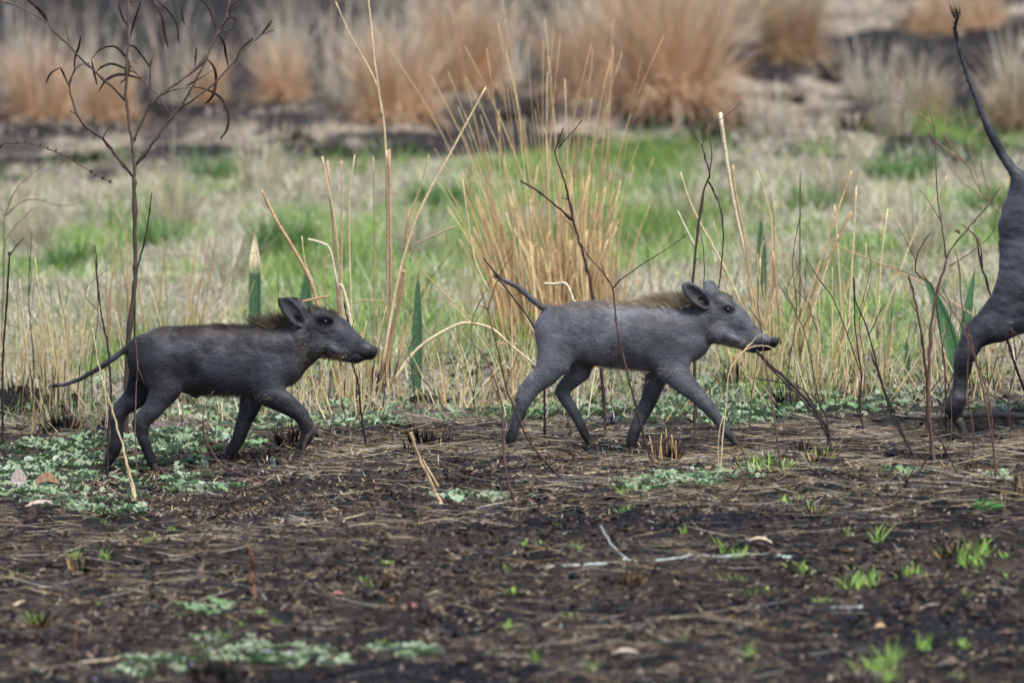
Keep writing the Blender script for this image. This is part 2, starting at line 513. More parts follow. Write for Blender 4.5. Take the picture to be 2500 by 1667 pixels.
def warthog(name, spec, label, group):
    cr = spec['crop']; s = CROPS[cr][2]
    hoofs = [ground_Y(*topx(cr, u, v)) for (u, v) in spec['contacts']]
    Y0 = float(np.mean(hoofs))
    if 'Y0' in spec: Y0 = spec['Y0']
    k = (32 + Y0) / 32 / 997.0 * 0.999 / s * (2500 / 2500)     # metres per crop unit
    W = lambda u, v, dy=0.0: P(*topx(cr, u, v), Y0 + dy)
    def nodes(lst):
        out = []
        for t in lst:
            u, v, r = t[:3]; dy = t[3] if len(t) > 3 else 0.0; sq = t[4] if len(t) > 4 else 1.0
            p = W(u, v, dy); out.append((p[0], p[1], p[2], r * k, sq))
        return out
    for (u, v, dy) in spec['pins']:
        p = W(u, v, dy); PINS.append((p[0], p[1], p[2] - 0.006))
    allp = np.array([n[:4] for c in spec['chains'] for n in nodes(c['n'])])
    lo = (allp[:, :3] - allp[:, 3:4]).min(0) - 0.03; hi = (allp[:, :3] + allp[:, 3:4]).max(0) + 0.03
    fl = Field(lo, hi, spec['vox'])
    S = spec.get('S', 1.0)
    thin = lambda c: max(q[2] for q in c['n']) * k < .0165 * S
    for c in spec['chains']:
        if not thin(c): fl.chain([q[:3] + (q[3] + (.0017 if q[3] < .024 else 0),) + q[4:] for q in nodes(c['n'])], c.get('ki', 0.008) * S, c.get('ko', 0.02) * S)
    fl.blur(spec.get('blur', 5))
    for c in spec['chains']:
        if thin(c): fl.chain(nodes(c['n']), c.get('ki', 0.008) * S, c.get('ko', 0.02) * S)
    for (u, v, ru, rv, dy, ry, ang, kk, sub) in spec.get('ells', []):
        a = math.radians(ang)
        rot = [[math.cos(a), 0, -math.sin(a)], [0, 1, 0], [math.sin(a), 0, math.cos(a)]]
        fl.ell(W(u, v, dy), (ru * k, ry, rv * k), rot, kk, sub)
    for (tu, tv, bu, bv, wd, dy, th, yaw) in spec['ears']:
        b = W(bu, bv, dy); t = W(tu, tv, dy * 1.6)
        L = unit(t - b); side = -1 if dy < 0 else 1
        n0 = np.array([math.sin(yaw), side * math.cos(yaw), 0.1]); n0 = unit(n0 - L * (n0 @ L))
        wv = np.cross(n0, L); rot = np.stack([L, wv, n0], 1)
        ln = np.linalg.norm(t - b)
        c0 = (b + t) / 2
        fl.ell(c0, (ln * 0.56, wd * k / 2, th), rot, 0.004 * S)
        fl.ell(c0 - L * ln * 0.12, (ln * 0.36, wd * k * 0.44, th * 1.3), rot, 0.008 * S)
        fl.ell(c0 + n0 * th * 1.0 - L * ln * 0.02, (ln * 0.46, wd * k * 0.34, th * 1.25), rot, 0.003 * S, True)
        fl.ell(c0 + n0 * th * 0.6 - L * ln * 0.30 + wv * 0, (ln * 0.2, wd * k * 0.2, th * 1.8), rot, 0.003 * S, True)
    def surf_y(x, z, side=-1):
        ii = int(round((x - fl.lo[0]) / fl.vox)); kk = int(round((z - fl.lo[2]) / fl.vox))
        col = fl.D[ii, :, kk]; idx = np.where(col < 0)[0]
        if not len(idx): return Y0
        return fl.ax[1][idx[0] if side < 0 else idx[-1]]
    eyes = []
    for side in (-1, 1):
        u, v, r = spec['eye']; p = W(u, v); y = surf_y(p[0], p[2], side); rr = r * k
        fl.ell((p[0] - rr * .2, y, p[2] + rr * .5), (rr * 2.2, rr * 0.9, rr * 1.6), None, 0.006 * S)      # brow bulge
        fl.ell((p[0], y + side * rr * 0.75, p[2] - rr * .1), (rr * 1.1, rr * 0.8, rr * 0.62), None, 0.004 * S, True)
        eyes.append((p[0], y + side * rr * 0.02, p[2] - rr * .1, rr * 0.8, side))
    for (pts, r, dep) in spec.get('grooves', []):
        for side in (-1, 1):
            q = []
            for (u, v) in pts:
                p = W(u, v); q.append((p[0], surf_y(p[0], p[2], side), p[2]))
            fl.groove(q, r, dep)
    # gentle lumps so that the skin is not a perfect sweep
    V, F, N = fl.surface()
    lump = (fbm(V[:, 0] * 22 + V[:, 1] * 9, V[:, 2] * 20, 3, 8) - 0.5) * 0.004 * S
    V = V + N * lump[:, None]
    if S > 1.5:      # creased adult hide
        cr_ = fbm(V[:, 0] * 9 + V[:, 2] * 4, V[:, 2] * 60 + V[:, 0] * 14 + V[:, 1] * 10, 3, 14)
        V = V - N * (np.exp(-((cr_ - .5) / .035) ** 2) * .0026)[:, None]
    # photo-window coordinates of each vertex for colour patches on the hide
    dv = V - CAM
    t = dv @ _f; px = 1250 + FPX * (dv @ _r) / t; py = 833.5 - FPX * (dv @ _u) / t
    U = (px - CROPS[cr][0]) * s; Vv = (py - CROPS[cr][1]) * s
    C = np.tile(np.array(spec['skin'], float), (len(V), 1))
    for (cu, cv, ru, rv, colr, amt) in spec['marks']:
        m = np.exp(-(((U - cu) / (ru * 1.15)) ** 2 + ((Vv - cv) / (rv * 1.15)) ** 2) ** 1.5) * amt
        C = C * (1 - m[:, None]) + np.array(colr) * m[:, None]
    mot = sstep(.35, .65, fbm(V[:, 0] * 16, V[:, 2] * 18 + V[:, 1] * 9, 3, 9)); fl_ = fbm(V[:, 0] * 70 + V[:, 2] * 30, V[:, 2] * 160, 2, 10)
    C *= ((0.68 + 0.62 * mot) * (.8 + .4 * fl_))[:, None]
    base = W(*spec['origin']); base[2] = W(*spec['contacts'][0])[2]; base[1] = Y0
    r_ = root(name, base, label, 'warthog', group)
    obj('body', V, F, C, M_SKIN, r_, smooth=True)
    # eyes
    for (x, y, z, rr, side) in eyes:
        a = np.linspace(0, math.pi, 11); b = np.linspace(0, 2 * math.pi, 16, endpoint=False)
        A, B = np.meshgrid(a, b, indexing='ij')
        EV = np.stack([x + rr * np.cos(B) * np.sin(A), y + rr * np.cos(A) * 0.9, z + rr * np.sin(B) * np.sin(A)], -1).reshape(-1, 3)
        i = np.arange(10)[:, None] * 16; j = np.arange(16)[None]
        EF = np.stack([i + j, i + (j + 1) % 16, i + 16 + (j + 1) % 16, i + 16 + j], -1).reshape(-1, 4)
        obj('eye', EV, EF, np.array([.006, .005, .005]), M_EYE, r_, smooth=True)
        # eyelids: two wrinkled arcs above and below
        ac = Acc()
        for sg, a0, a1, q in ((1, -5, 185, 1.05), (1, 15, 165, 1.7), (-1, 20, 160, 1.45), (-1, 30, 150, 2.1)):
            an = np.radians(np.linspace(a0, a1, 12)) * sg
            pts = []
            for t_ in an:
                ex = x + rr * q * 1.15 * math.cos(t_); ez = z + rr * q * 0.62 * math.sin(t_)
                pts.append((ex, surf_y(ex, ez, side) + side * -0.0008 * S, ez))
            tv, tf = tube(np.array(pts), [0.0004 * S, 0.0014 * S, (0.0030 if q < 1.2 else 0.0013) * S, 0.0014 * S, 0.0004 * S], 6)
            ac.add(tv, tf, np.array(spec['skin']) * 0.5)
        obj('eyelid', *ac.get(), M_SKIN, r_, smooth=True)
    # hooves: two toes each
    for (u, v, r, dy, tilt) in spec['hooves']:
        p = W(u, v, dy); rr = r * k
        hf = Field(p - rr * 3.2, p + rr * 3.2, rr / 7)
        for sd_ in (-1, 1):
            dx = math.sin(tilt) * rr * 2.0; dz = -math.cos(tilt) * rr * 1.9
            hf.chain([(p[0], p[1] + sd_ * rr * 0.42, p[2], rr * 0.75), (p[0] + dx + rr * 0.3, p[1] + sd_ * rr * 0.55, p[2] + dz, rr * 0.52)], 0.001, rr * 0.12)
        HV, HF, _ = hf.surface()
        obj('hoof', HV, HF, np.array([.022, .020, .021]), M_STONE, r_, smooth=True)
    # short coat
    n = int(spec['fur_n'] * 1.1)
    pickv = R.choice(len(V), n)
    b0 = V[pickv]; nn = N[pickv]; uu = U[pickv]; vv = Vv[pickv]
    flow = np.tile([-0.9, 0, -0.45], (n, 1)) + R.normal(0, 0.25, (n, 3))
    leg = sstep(spec['legv'] - 40, spec['legv'] + 80, vv)[:, None]
    flow = flow * (1 - leg) + (np.array([-0.15, 0, -1]) + R.normal(0, 0.15, (n, 3))) * leg
    tg = unit(flow - nn * (flow * nn).sum(1, keepdims=True))
    d = unit(tg + nn * R.uniform(0.15, 0.75, (n, 1)))
    side = unit(np.cross(d, nn))
    ln = R.uniform(0.004, 0.010, n) * spec['fur_len']
    fc = (C[pickv] * .75 + np.array(spec['fur']) * .25 * np.clip(C[pickv].mean(1, keepdims=True) / np.mean(spec['skin']), 0, 1)) * R.uniform(.45, 1.8, (n, 1))
    for (cu, cv, ru, rv, colr, mul, prob) in spec['fur_marks']:
        m = (np.exp(-(((uu - cu) / ru) ** 2 + ((vv - cv) / rv) ** 2)) * prob) > R.rand(n)
        ln = np.where(m, ln * mul, ln); fc = np.where(m[:, None], np.array(colr) * R.uniform(0.7, 1.3, (n, 1)), fc)
    bare = (np.exp(-(((uu - spec['bare'][0]) / spec['bare'][2]) ** 2 + ((vv - spec['bare'][1]) / spec['bare'][3]) ** 2)) > 0.4)
    ln = np.where(bare, ln * 0.2, ln)
    HV, HF, HC = hair_mesh(b0 - nn * 0.0008, d, side, ln, 0.0006 * spec['fur_w'], fc)
    obj('coat', HV, HF, HC, M_HAIR, r_, kind='stuff')
    # mane: long bristles along a crest line
    ac = []
    for (u0, v0, l0, t0, u1, v1, l1, t1, cnt, spread, cols) in spec['mane']:
        q = R.rand(cnt); uu = u0 + (u1 - u0) * q; vv = v0 + (v1 - v0) * q
        # bow of the crest
        base_ = np.array([W(a, b) for a, b in zip(uu, vv)])
        dy = R.normal(0, spread, cnt); base_[:, 1] += dy; base_[:, 2] -= (dy / 0.05) ** 2 * 0.02 * S
        L = (l0 + (l1 - l0) * q) * k * R.uniform(0.5, 1.1, cnt)
        tilt = np.radians(t0 + (t1 - t0) * q) + R.normal(0, 0.16, cnt)
        V_, F_, C_ = blades(base_, np.full(cnt, math.pi) + R.normal(0, 0.35, cnt), tilt, L, 0.0011 * spec['fur_w'],
                            R.uniform(0.1, 0.6, cnt), 3, pick(cols, cnt, 0.3), taper=2.0, face=R.uniform(-0.5, 0.5, cnt))
        ac.append((V_, F_, C_))
    A = Acc()
    for a in ac: A.add(*a)
    obj('mane', *A.get(), M_HAIR, r_, kind='stuff')
    # tail tuft
    u, v, dirx, dirz, L, cnt = spec['tuft']
    p = W(u, v, spec.get('tuft_dy', 0))
    dd = unit(np.array([[dirx, 0, dirz]]) + R.normal(0, 0.28, (cnt, 3)))
    HV, HF, HC = hair_mesh(p + R.normal(0, 0.0025 * S, (cnt, 3)), dd, unit(np.cross(dd, R.normal(0, 1, (cnt, 3)))), L * R.uniform(0.4, 1.1, cnt), 0.0009 * spec['fur_w'], pick(CHAR, cnt, 0.3))
    obj('tail_tuft', HV, HF, HC, M_HAIR, r_, kind='stuff')
    if spec.get('tusks'):
        for side in (-1, 1):
            (u, v) = spec['tusks']; p = W(u, v); y = surf_y(p[0], p[2], side)
            pts = catmull([(p[0], y, p[2]), (p[0] + .03, y + side * .05, p[2] + .02), (p[0] + .035, y + side * .08, p[2] + .07), (p[0] + .01, y + side * .07, p[2] + .12)], 5)
            tv, tf = tube(pts, [0.013, 0.012, 0.009, 0.003], 8)
            obj('tusk', tv, tf, np.array([.62, .56, .44]), M_EYE, r_, smooth=True)
    return r_

DK = (.010, .010, .012)
sp1 = dict(crop='P1', vox=0.003, contacts=[(770, 1236), (480, 1216), (1245, 1160)], origin=(1100, 1200),
    pins=[(775, 1236, -.035), (470, 1218, .035), (1243, 1160, .035), (1690, 1128, -.03)],
    skin=(.026, .028, .035),
    chains=[
        dict(n=[(762, 505, 165, 0, .72), (850, 500, 196, 0, .70), (1050, 522, 224, 0, .72), (1250, 520, 226, 0, .72), (1450, 520, 226, 0, .66), (1560, 505, 200, 0, .64), (1680, 430, 160, 0, .66), (1790, 350, 132, 0, .72)], ki=.01, ko=.001),
        dict(n=[(1820, 312, 122, 0, .74), (1915, 368, 134, 0, .66), (2015, 424, 100, 0, .66), (2095, 455, 68, 0, .72), (2150, 470, 46, 0, .9)], ki=.012, ko=.016),
        dict(n=[(2172, 466, 24, -.012), (2172, 466, 24, .012)], ki=.004, ko=.008),
        dict(n=[(2185, 452, 15, -.010), (2185, 452, 15, .010)], ki=.004, ko=.005),
        dict(n=[(1830, 430, 78, -.018), (1940, 470, 44, -.014), (2060, 500, 34, -.006)], ki=.01, ko=.012),
        dict(n=[(1830, 430, 78, .018), (1940, 470, 44, .014), (2060, 500, 34, .006)], ki=.01, ko=.012),
        # hind legs
        dict(n=[(800, 560, 135, -.024, .6), (850, 700, 100, -.036, .6), (775, 822, 68, -.04, .7), (697, 905, 50, -.038, .8), (698, 990, 36, -.036, .9), (730, 1090, 31, -.035), (762, 1165, 36, -.035), (772, 1195, 28, -.035)], ki=.012, ko=.02),
        dict(n=[(700, 870, 30, -.040), (655, 922, 24, -.038), (672, 985, 18, -.036)], ko=.01),
        dict(n=[(720, 600, 110, .024, .6), (660, 750, 78, .034, .7), (568, 828, 52, .038, .8), (535, 905, 44, .038, .9), (540, 1005, 37, .036), (522, 1085, 40, .035), (492, 1150, 33, .035), (480, 1180, 24, .035)], ki=.01, ko=.02),
        # front legs
        dict(n=[(1410, 700, 95, .028, .6), (1382, 830, 62, .034, .8), (1342, 935, 46, .035), (1312, 1020, 40, .035), (1268, 1095, 35, .035), (1250, 1128, 24, .035)], ki=.01, ko=.018),
        dict(n=[(1490, 610, 135, -.026, .55), (1510, 735, 88, -.035, .65), (1625, 800, 62, -.037, .8), (1705, 862, 50, -.036, .9), (1748, 935, 43, -.034), (1757, 988, 41, -.033), (1728, 1045, 36, -.032), (1706, 1085, 26, -.032)], ki=.012, ko=.02),
        dict(n=[(1030, 742, 16, 0), (1050, 752, 12, 0)], ko=.01),
        dict(n=[(668, 395, 27, 0), (560, 475, 20, 0), (430, 568, 17, -.003), (300, 642, 15, -.006), (200, 678, 13, -.008), (150, 682, 11, -.008)], ki=.006, ko=.01)],
    ells=[(1000, 640, 40, 130, -.072, .02, 12, .02, True), (1000, 640, 40, 130, .072, .02, 12, .02, True),
          (1400, 640, 30, 110, -.074, .016, -14, .02, True),
          (2193, 478, 8, 30, 0, .006, -40, .002, True),
          (1925, 455, 60, 30, -.044, .012, -25, .012, False), (1925, 455, 60, 30, .044, .012, -25, .012, False)],
    ears=[(1585, 118, 1718, 295, 116, -.030, .0085, .35), (1650, 130, 1760, 290, 120, .034, .0085, .2)],
    eye=(1868, 268, 25),
    grooves=[([(2000, 505), (2060, 470), (2110, 500), (2150, 505)], .003, .003), ([(1800, 330), (1850, 350), (1920, 340)], .0035, .002),
             ([(1640, 330), (1700, 440), (1700, 560)], .007, .003), ([(1950, 400), (1985, 392)], .004, .002),
             ([(740, 560), (780, 700), (740, 790)], .008, .002)],
    hooves=[(777, 1190, 27, -.035, .25), (482, 1172, 23, .035, -.35), (1250, 1122, 23, .035, -.35), (1704, 1082, 22, -.032, -.35)],
    marks=[(2120, 500, 120, 56, DK, .97), (2195, 470, 40, 50, DK, .8), (1868, 266, 60, 48, (.011, .011, .013), .95), (1640, 230, 70, 100, (.03, .028, .03), .6),
           (1100, 330, 520, 40, (.04, .032, .026), .6), (1700, 560, 40, 200, (.06, .052, .045), .4),
           (750, 1160, 110, 130, (.014, .014, .016), .8), (500, 1140, 100, 130, (.014, .014, .016), .8), (1260, 1090, 90, 120, (.014, .014, .016), .8), (1720, 1050, 100, 110, (.014, .014, .016), .8)],
    fur=(.075, .068, .062), fur_n=42000, fur_len=.95, fur_w=1.0, legv=780,
    fur_marks=[(1810, 440, 60, 50, (.17, .155, .14), 1.8, .5), (1930, 490, 110, 22, (.45, .38, .26), 1.7, .7), (1740, 480, 40, 120, (.26, .2, .14), 1.8, .35),
               (1250, 755, 180, 30, (.3, .26, .22), 1.9, .6), (1000, 335, 500, 50, (.06, .045, .035), 1.7, .6), (1000, 690, 300, 60, (.11, .085, .06), 1.4, .3),
               (1680, 230, 30, 60, (.25, .25, .25), 1.3, .4)],
    bare=(2120, 480, 90, 80),
    mane=[(1950, 232, 30, 5, 1780, 205, 70, 25, 420, .012, [(.05, .044, .038), (.09, .078, .064)]),
          (1790, 215, 70, 30, 1640, 290, 110, 50, 650, .014, [(.045, .038, .032), (.10, .085, .065)]),
          (1660, 290, 130, 42, 1440, 298, 150, 62, 1500, .013, [(.04, .032, .026), (.075, .060, .044), (.13, .11, .08)]),
          (1560, 330, 110, 62, 1200, 300, 90, 78, 1400, .015, [(.04, .028, .02), (.06, .042, .028)]),
          (1250, 300, 80, 74, 820, 312, 45, 82, 1200, .016, [(.04, .03, .022), (.05, .036, .026)]),
          (1340, 735, 34, 130, 1060, 740, 26, 120, 420, .02, [(.16, .14, .11), (.24, .21, .17)]), (1860, 500, 22, 125, 1990, 518, 16, 115, 160, .012, [(.2, .17, .13)])],
    tuft=(155, 682, -1, -.1, .03, 90), tuft_dy=-.008)

sp2 = dict(crop='P2', vox=0.003, contacts=[(280, 1392), (1150, 1438), (1895, 1382)], origin=(1100, 1400),
    pins=[(288, 1396, -.035), (857, 1384, .035), (1150, 1440, .03), (1908, 1382, -.03)],
    skin=(.069, .073, .086),
    chains=[
        dict(n=[(632, 548, 178, 0, .70), (745, 555, 214, 0, .68), (905, 570, 238, 0, .70), (1100, 590, 242, 0, .70), (1300, 602, 240, 0, .70), (1440, 598, 226, 0, .66), (1530, 580, 205, 0, .64), (1620, 525, 165, 0, .66), (1730, 465, 148, 0, .72)], ki=.01, ko=.001),
        dict(n=[(1790, 430, 132, 0, .74), (1868, 500, 140, 0, .66), (1955, 565, 104, 0, .66), (2040, 615, 78, 0, .7), (2115, 640, 54, 0, .85), (2155, 640, 40, 0, .9)], ki=.012, ko=.016),
        dict(n=[(2182, 630, 27, -.012), (2182, 630, 27, .012)], ki=.004, ko=.008),
        dict(n=[(2200, 612, 14, -.011), (2200, 612, 14, .011)], ki=.004, ko=.005),
        dict(n=[(1780, 570, 80, -.018), (1900, 620, 48, -.014), (2030, 665, 36, -.006)], ki=.01, ko=.012),
        dict(n=[(1780, 570, 80, .018), (1900, 620, 48, .014), (2030, 665, 36, .006)], ki=.01, ko=.012),
        dict(n=[(640, 620, 165, -.022, .6), (600, 760, 128, -.032, .6), (540, 860, 90, -.037, .7), (450, 945, 60, -.038, .8), (383, 1050, 47, -.037, .9), (337, 1160, 35, -.036), (303, 1260, 34, -.035), (285, 1320, 39, -.035), (285, 1352, 28, -.035)], ki=.012, ko=.02),
        dict(n=[(440, 900, 34, -.040), (368, 968, 27, -.038), (348, 1040, 22, -.037)], ko=.01),
        dict(n=[(790, 690, 130, .026, .6), (780, 840, 85, .034, .7), (700, 925, 56, .038, .8), (646, 985, 46, .038, .9), (700, 1080, 42, .037), (755, 1165, 36, .036), (805, 1260, 32, .036), (838, 1330, 26, .036), (850, 1356, 17, .036)], ki=.01, ko=.018),
        dict(n=[(1345, 770, 100, .026, .6), (1318, 920, 70, .034, .8), (1278, 1045, 54, .034), (1222, 1160, 47, .033), (1176, 1265, 40, .031), (1152, 1340, 38, .030), (1150, 1380, 27, .030)], ki=.01, ko=.02),
        dict(n=[(1450, 690, 150, -.024, .55), (1450, 830, 115, -.034, .6), (1535, 930, 80, -.038, .75), (1625, 1018, 58, -.038, .85), (1706, 1100, 49, -.036), (1775, 1195, 34, -.034), (1838, 1282, 29, -.032), (1880, 1335, 24, -.030)], ki=.012, ko=.022),
        dict(n=[(545, 385, 32, 0), (505, 375, 24, 0), (430, 318, 19, 0), (340, 240, 17, -.003), (245, 192, 15, -.005), (205, 168, 13, -.005)], ki=.006, ko=.012)],
    ells=[(850, 700, 40, 150, -.076, .02, 14, .02, True), (850, 700, 40, 150, .076, .02, 14, .02, True),
          (1330, 720, 30, 120, -.078, .016, -10, .02, True),
          (2206, 636, 9, 32, 0, .007, -38, .002, True),
          (1880, 600, 65, 34, -.044, .012, -25, .012, False), (1880, 600, 65, 34, .044, .012, -25, .012, False),
          (1790, 330, 70, 45, 0, .035, -20, .02, False)],
    ears=[(1530, 218, 1700, 378, 128, -.030, .0095, .30), (1705, 196, 1752, 350, 125, .034, .0095, -.5)],
    eye=(1842, 392, 27),
    grooves=[([(1960, 670), (2010, 630), (2060, 650), (2110, 660)], .003, .003), ([(1770, 465), (1830, 480), (1900, 455)], .0035, .002),
             ([(1700, 430), (1690, 540), (1700, 640)], .008, .004), ([(1930, 540), (1970, 548)], .004, .0025),
             ([(700, 560), (730, 700), (700, 780)], .010, .003), ([(1480, 560), (1540, 700)], .012, .003)],
    hooves=[(288, 1345, 29, -.035, .05), (846, 1342, 23, .036, .3), (1150, 1385, 30, .030, .1), (1882, 1336, 26, -.030, .6)],
    marks=[(2110, 668, 135, 58, DK, .97), (2205, 635, 42, 50, DK, .85), (1842, 390, 58, 48, (.018, .018, .022), .95), (1600, 290, 80, 90, (.05, .052, .06), .5),
           (1690, 330, 30, 50, DK, .6), (1150, 350, 560, 36, (.10, .085, .07), .5), (700, 520, 160, 120, (.10, .105, .12), .5),
           (285, 1350, 110, 110, (.010, .010, .012), .9), (845, 1320, 100, 140, (.013, .013, .015), .85), (1150, 1370, 100, 120, (.010, .010, .012), .9), (1890, 1330, 120, 100, (.013, .013, .015), .9), (640, 960, 110, 120, (.035, .037, .045), .5), (1300, 1000, 90, 160, (.04, .042, .052), .5),  # darker feet, and darker patches midway down both far legs
           (1880, 430, 60, 40, (.12, .122, .13), .3)],
    fur=(.14, .13, .12), fur_n=42000, fur_len=.95, fur_w=1.0, legv=860,
    fur_marks=[(1740, 560, 60, 120, (.24, .20, .16), 1.6, .35), (1900, 640, 120, 22, (.5, .42, .28), 1.6, .6), (1100, 830, 260, 30, (.4, .33, .24), 1.9, .7),
               (1000, 345, 500, 40, (.26, .19, .11), 1.7, .7), (900, 700, 260, 80, (.26, .21, .15), 1.2, .25), (450, 700, 20, 200, (.3, .3, .3), 1.3, .5)],
    bare=(2120, 640, 90, 80),
    mane=[(1880, 318, 25, -5, 1760, 300, 70, 15, 420, .012, [(.12, .10, .08), (.20, .17, .135)]),
          (1620, 345, 120, 32, 1500, 372, 150, 42, 1000, .012, [(.18, .145, .095), (.26, .21, .14), (.10, .085, .06)]),
          (1520, 372, 170, 38, 1280, 362, 130, 52, 1500, .012, [(.27, .215, .14), (.21, .165, .105), (.36, .30, .21)]),
          (1300, 362, 90, 50, 980, 345, 60, 62, 900, .014, [(.34, .28, .19), (.26, .21, .14)]),
          (1290, 820, 44, 130, 900, 780, 40, 118, 620, .02, [(.36, .30, .22), (.28, .23, .17)]), (1840, 655, 22, 125, 1980, 668, 16, 115, 160, .012, [(.34, .29, .2)]),
          (1000, 345, 50, 60, 600, 362, 40, 72, 900, .02, [(.30, .22, .13), (.20, .15, .10)])],
    tuft=(205, 165, -.8, .25, .022, 110), tuft_dy=-.005)

sp3 = dict(crop='M', blur=3, vox=0.0075, S=2.0, contacts=[(258, 1450), (262, 1452)], origin=(900, 1440), Y0=0.75,
    pins=[(262, 1455, -.07)],
    skin=(.036, .039, .047),
    chains=[
        dict(n=[(562, 775, 162, 0, .78), (640, 745, 205, 0, .74), (800, 745, 225, 0, .74), (1050, 755, 235, 0, .76), (1250, 745, 240, 0, .70), (1400, 710, 210, 0, .66), (1520, 650, 165, 0, .7)], ki=.02, ko=.001),
        dict(n=[(526, 706, 118, 0, .8), (620, 742, 188, 0, .8)], ko=.02),
        dict(n=[(1580, 640, 150, 0, .8), (1700, 740, 130, 0, .75), (1820, 850, 95, 0, .75), (1920, 930, 72, 0, .95), (1950, 955, 66, 0, 1)], ki=.02, ko=.02),
        dict(n=[(562, 830, 163, -.03, .6), (554, 905, 165, -.05, .6), (490, 985, 120, -.065, .65), (400, 1062, 76, -.075, .75), (312, 1116, 46, -.075, .9), (277, 1190, 31, -.073), (266, 1270, 27, -.07), (248, 1345, 29, -.07), (252, 1390, 24, -.07), (262, 1415, 18, -.07)], ki=.015, ko=.02),
        dict(n=[(700, 900, 150, .05, .6), (760, 1030, 90, .07, .7), (690, 1120, 55, .075, .8), (650, 1180, 42, .075, .9), (690, 1280, 34, .073), (730, 1380, 32, .07), (750, 1420, 24, .07)], ki=.02, ko=.02),
        dict(n=[(1230, 880, 150, -.05, .55), (1180, 1020, 80, -.07, .7), (1150, 1150, 52, -.07), (1130, 1280, 38, -.07), (1120, 1400, 34, -.07), (1125, 1425, 26, -.07)], ki=.02, ko=.02),
        dict(n=[(1260, 880, 150, .05, .55), (1330, 1010, 80, .07, .7), (1400, 1140, 52, .07), (1430, 1270, 38, .07), (1460, 1390, 34, .07), (1470, 1420, 26, .07)], ki=.02, ko=.02),
        dict(n=[(490, 620, 34, 0), (452, 582, 22, 0), (402, 510, 17, 0), (347, 402, 13, -.01), (312, 315, 11, -.015), (268, 190, 9, -.02), (246, 95, 10, -.02), (256, 58, 8, -.02)], ki=.008, ko=.02),
        dict(n=[(262, 1330, 20, -.075), (230, 1366, 12, -.078)], ki=.008, ko=.01)],
    ears=[(1480, 480, 1570, 580, 120, -.08, .018, .3), (1520, 480, 1600, 580, 120, .08, .018, .1)],
    eye=(1690, 650, 22),
    grooves=[([(470, 850), (430, 862), (400, 856)], .006, .004), ([(470, 905), (430, 925), (405, 922)], .006, .003), ([(470, 985), (400, 1040), (330, 1085)], .012, .006), ([(450, 1040), (380, 1080), (320, 1120)], .012, .005), ([(270, 1230), (262, 1300)], .008, .004)],
    hooves=[(262, 1402, 22, -.07, .25), (748, 1412, 22, .07, .1), (1122, 1418, 22, -.07, .1), (1468, 1412, 22, .07, .2)],
    marks=[(265, 1260, 110, 240, (.020, .020, .024), .75), (250, 1400, 60, 70, (.010, .010, .012), .85), (255, 80, 26, 60, DK, .8), (1940, 940, 60, 60, DK, .8)],
    fur=(.11, .11, .11), fur_n=30000, fur_len=1.3, fur_w=1.5, legv=1150, fur_marks=[], bare=(1920, 930, 60, 60),
    mane=[(1600, 520, 120, 40, 1300, 505, 200, 60, 800, .02, [(.12, .09, .06), (.2, .15, .09)]), (1300, 505, 200, 60, 800, 525, 120, 75, 900, .02, [(.12, .09, .06), (.2, .15, .09)])],
    tuft=(254, 55, -.25, 1, .045, 90), tuft_dy=-.02, tusks=(1880, 930))

warthog('warthog_piglet', sp1, 'darker warthog piglet, leftmost, trotting with its tail hanging down and one front hoof lifted', 'warthog piglets')
warthog('warthog_piglet', sp2, 'paler grey warthog piglet in the middle, striding with its thin tail raised', 'warthog piglets')
warthog('adult_warthog', sp3, 'rump, raised tail and hind leg of a grown warthog walking out of the right edge', None)

# ------------------------------------------------------------------ ground
def gl(segs):
    out = []
    for (a, b, d) in segs: out.append(np.arange(a, b, d))
    return np.concatenate(out)
gx = np.concatenate([-np.geomspace(3.2, 900, 40)[::-1], gl([(-3.1, -1.75, .03), (-1.75, 1.75, .011), (1.75, 3.1, .03)]), np.geomspace(3.15, 900, 40)])
gy = np.concatenate([-60 - np.geomspace(.1, 300, 8)[::-1], gl([(-60, -9, 1.5), (-9, -7, .1), (-7, 4.5, .024), (4.5, 12, .05), (12, 32, .08)]), 32 + np.geomspace(.1, 1400, 50)])
X, Y = np.meshgrid(gx, gy, indexing='ij')
Z = hgt(X, Y)
near = ((np.abs(X) < 1.8) & (Y < 5) & (Y > -8)).astype(float)
for (a, b, c) in PINS: near = near * (1 - .9 * np.exp(-(((X - a) / .16) ** 2 + ((Y - b + .3) / .7) ** 2)))
Z = Z + near * (fbm(X * 27, Y * 13, 2, 7) - .5) * .026 + near * ((fbm(X * 45, Y * 22, 2, 6) - .5) * .022)

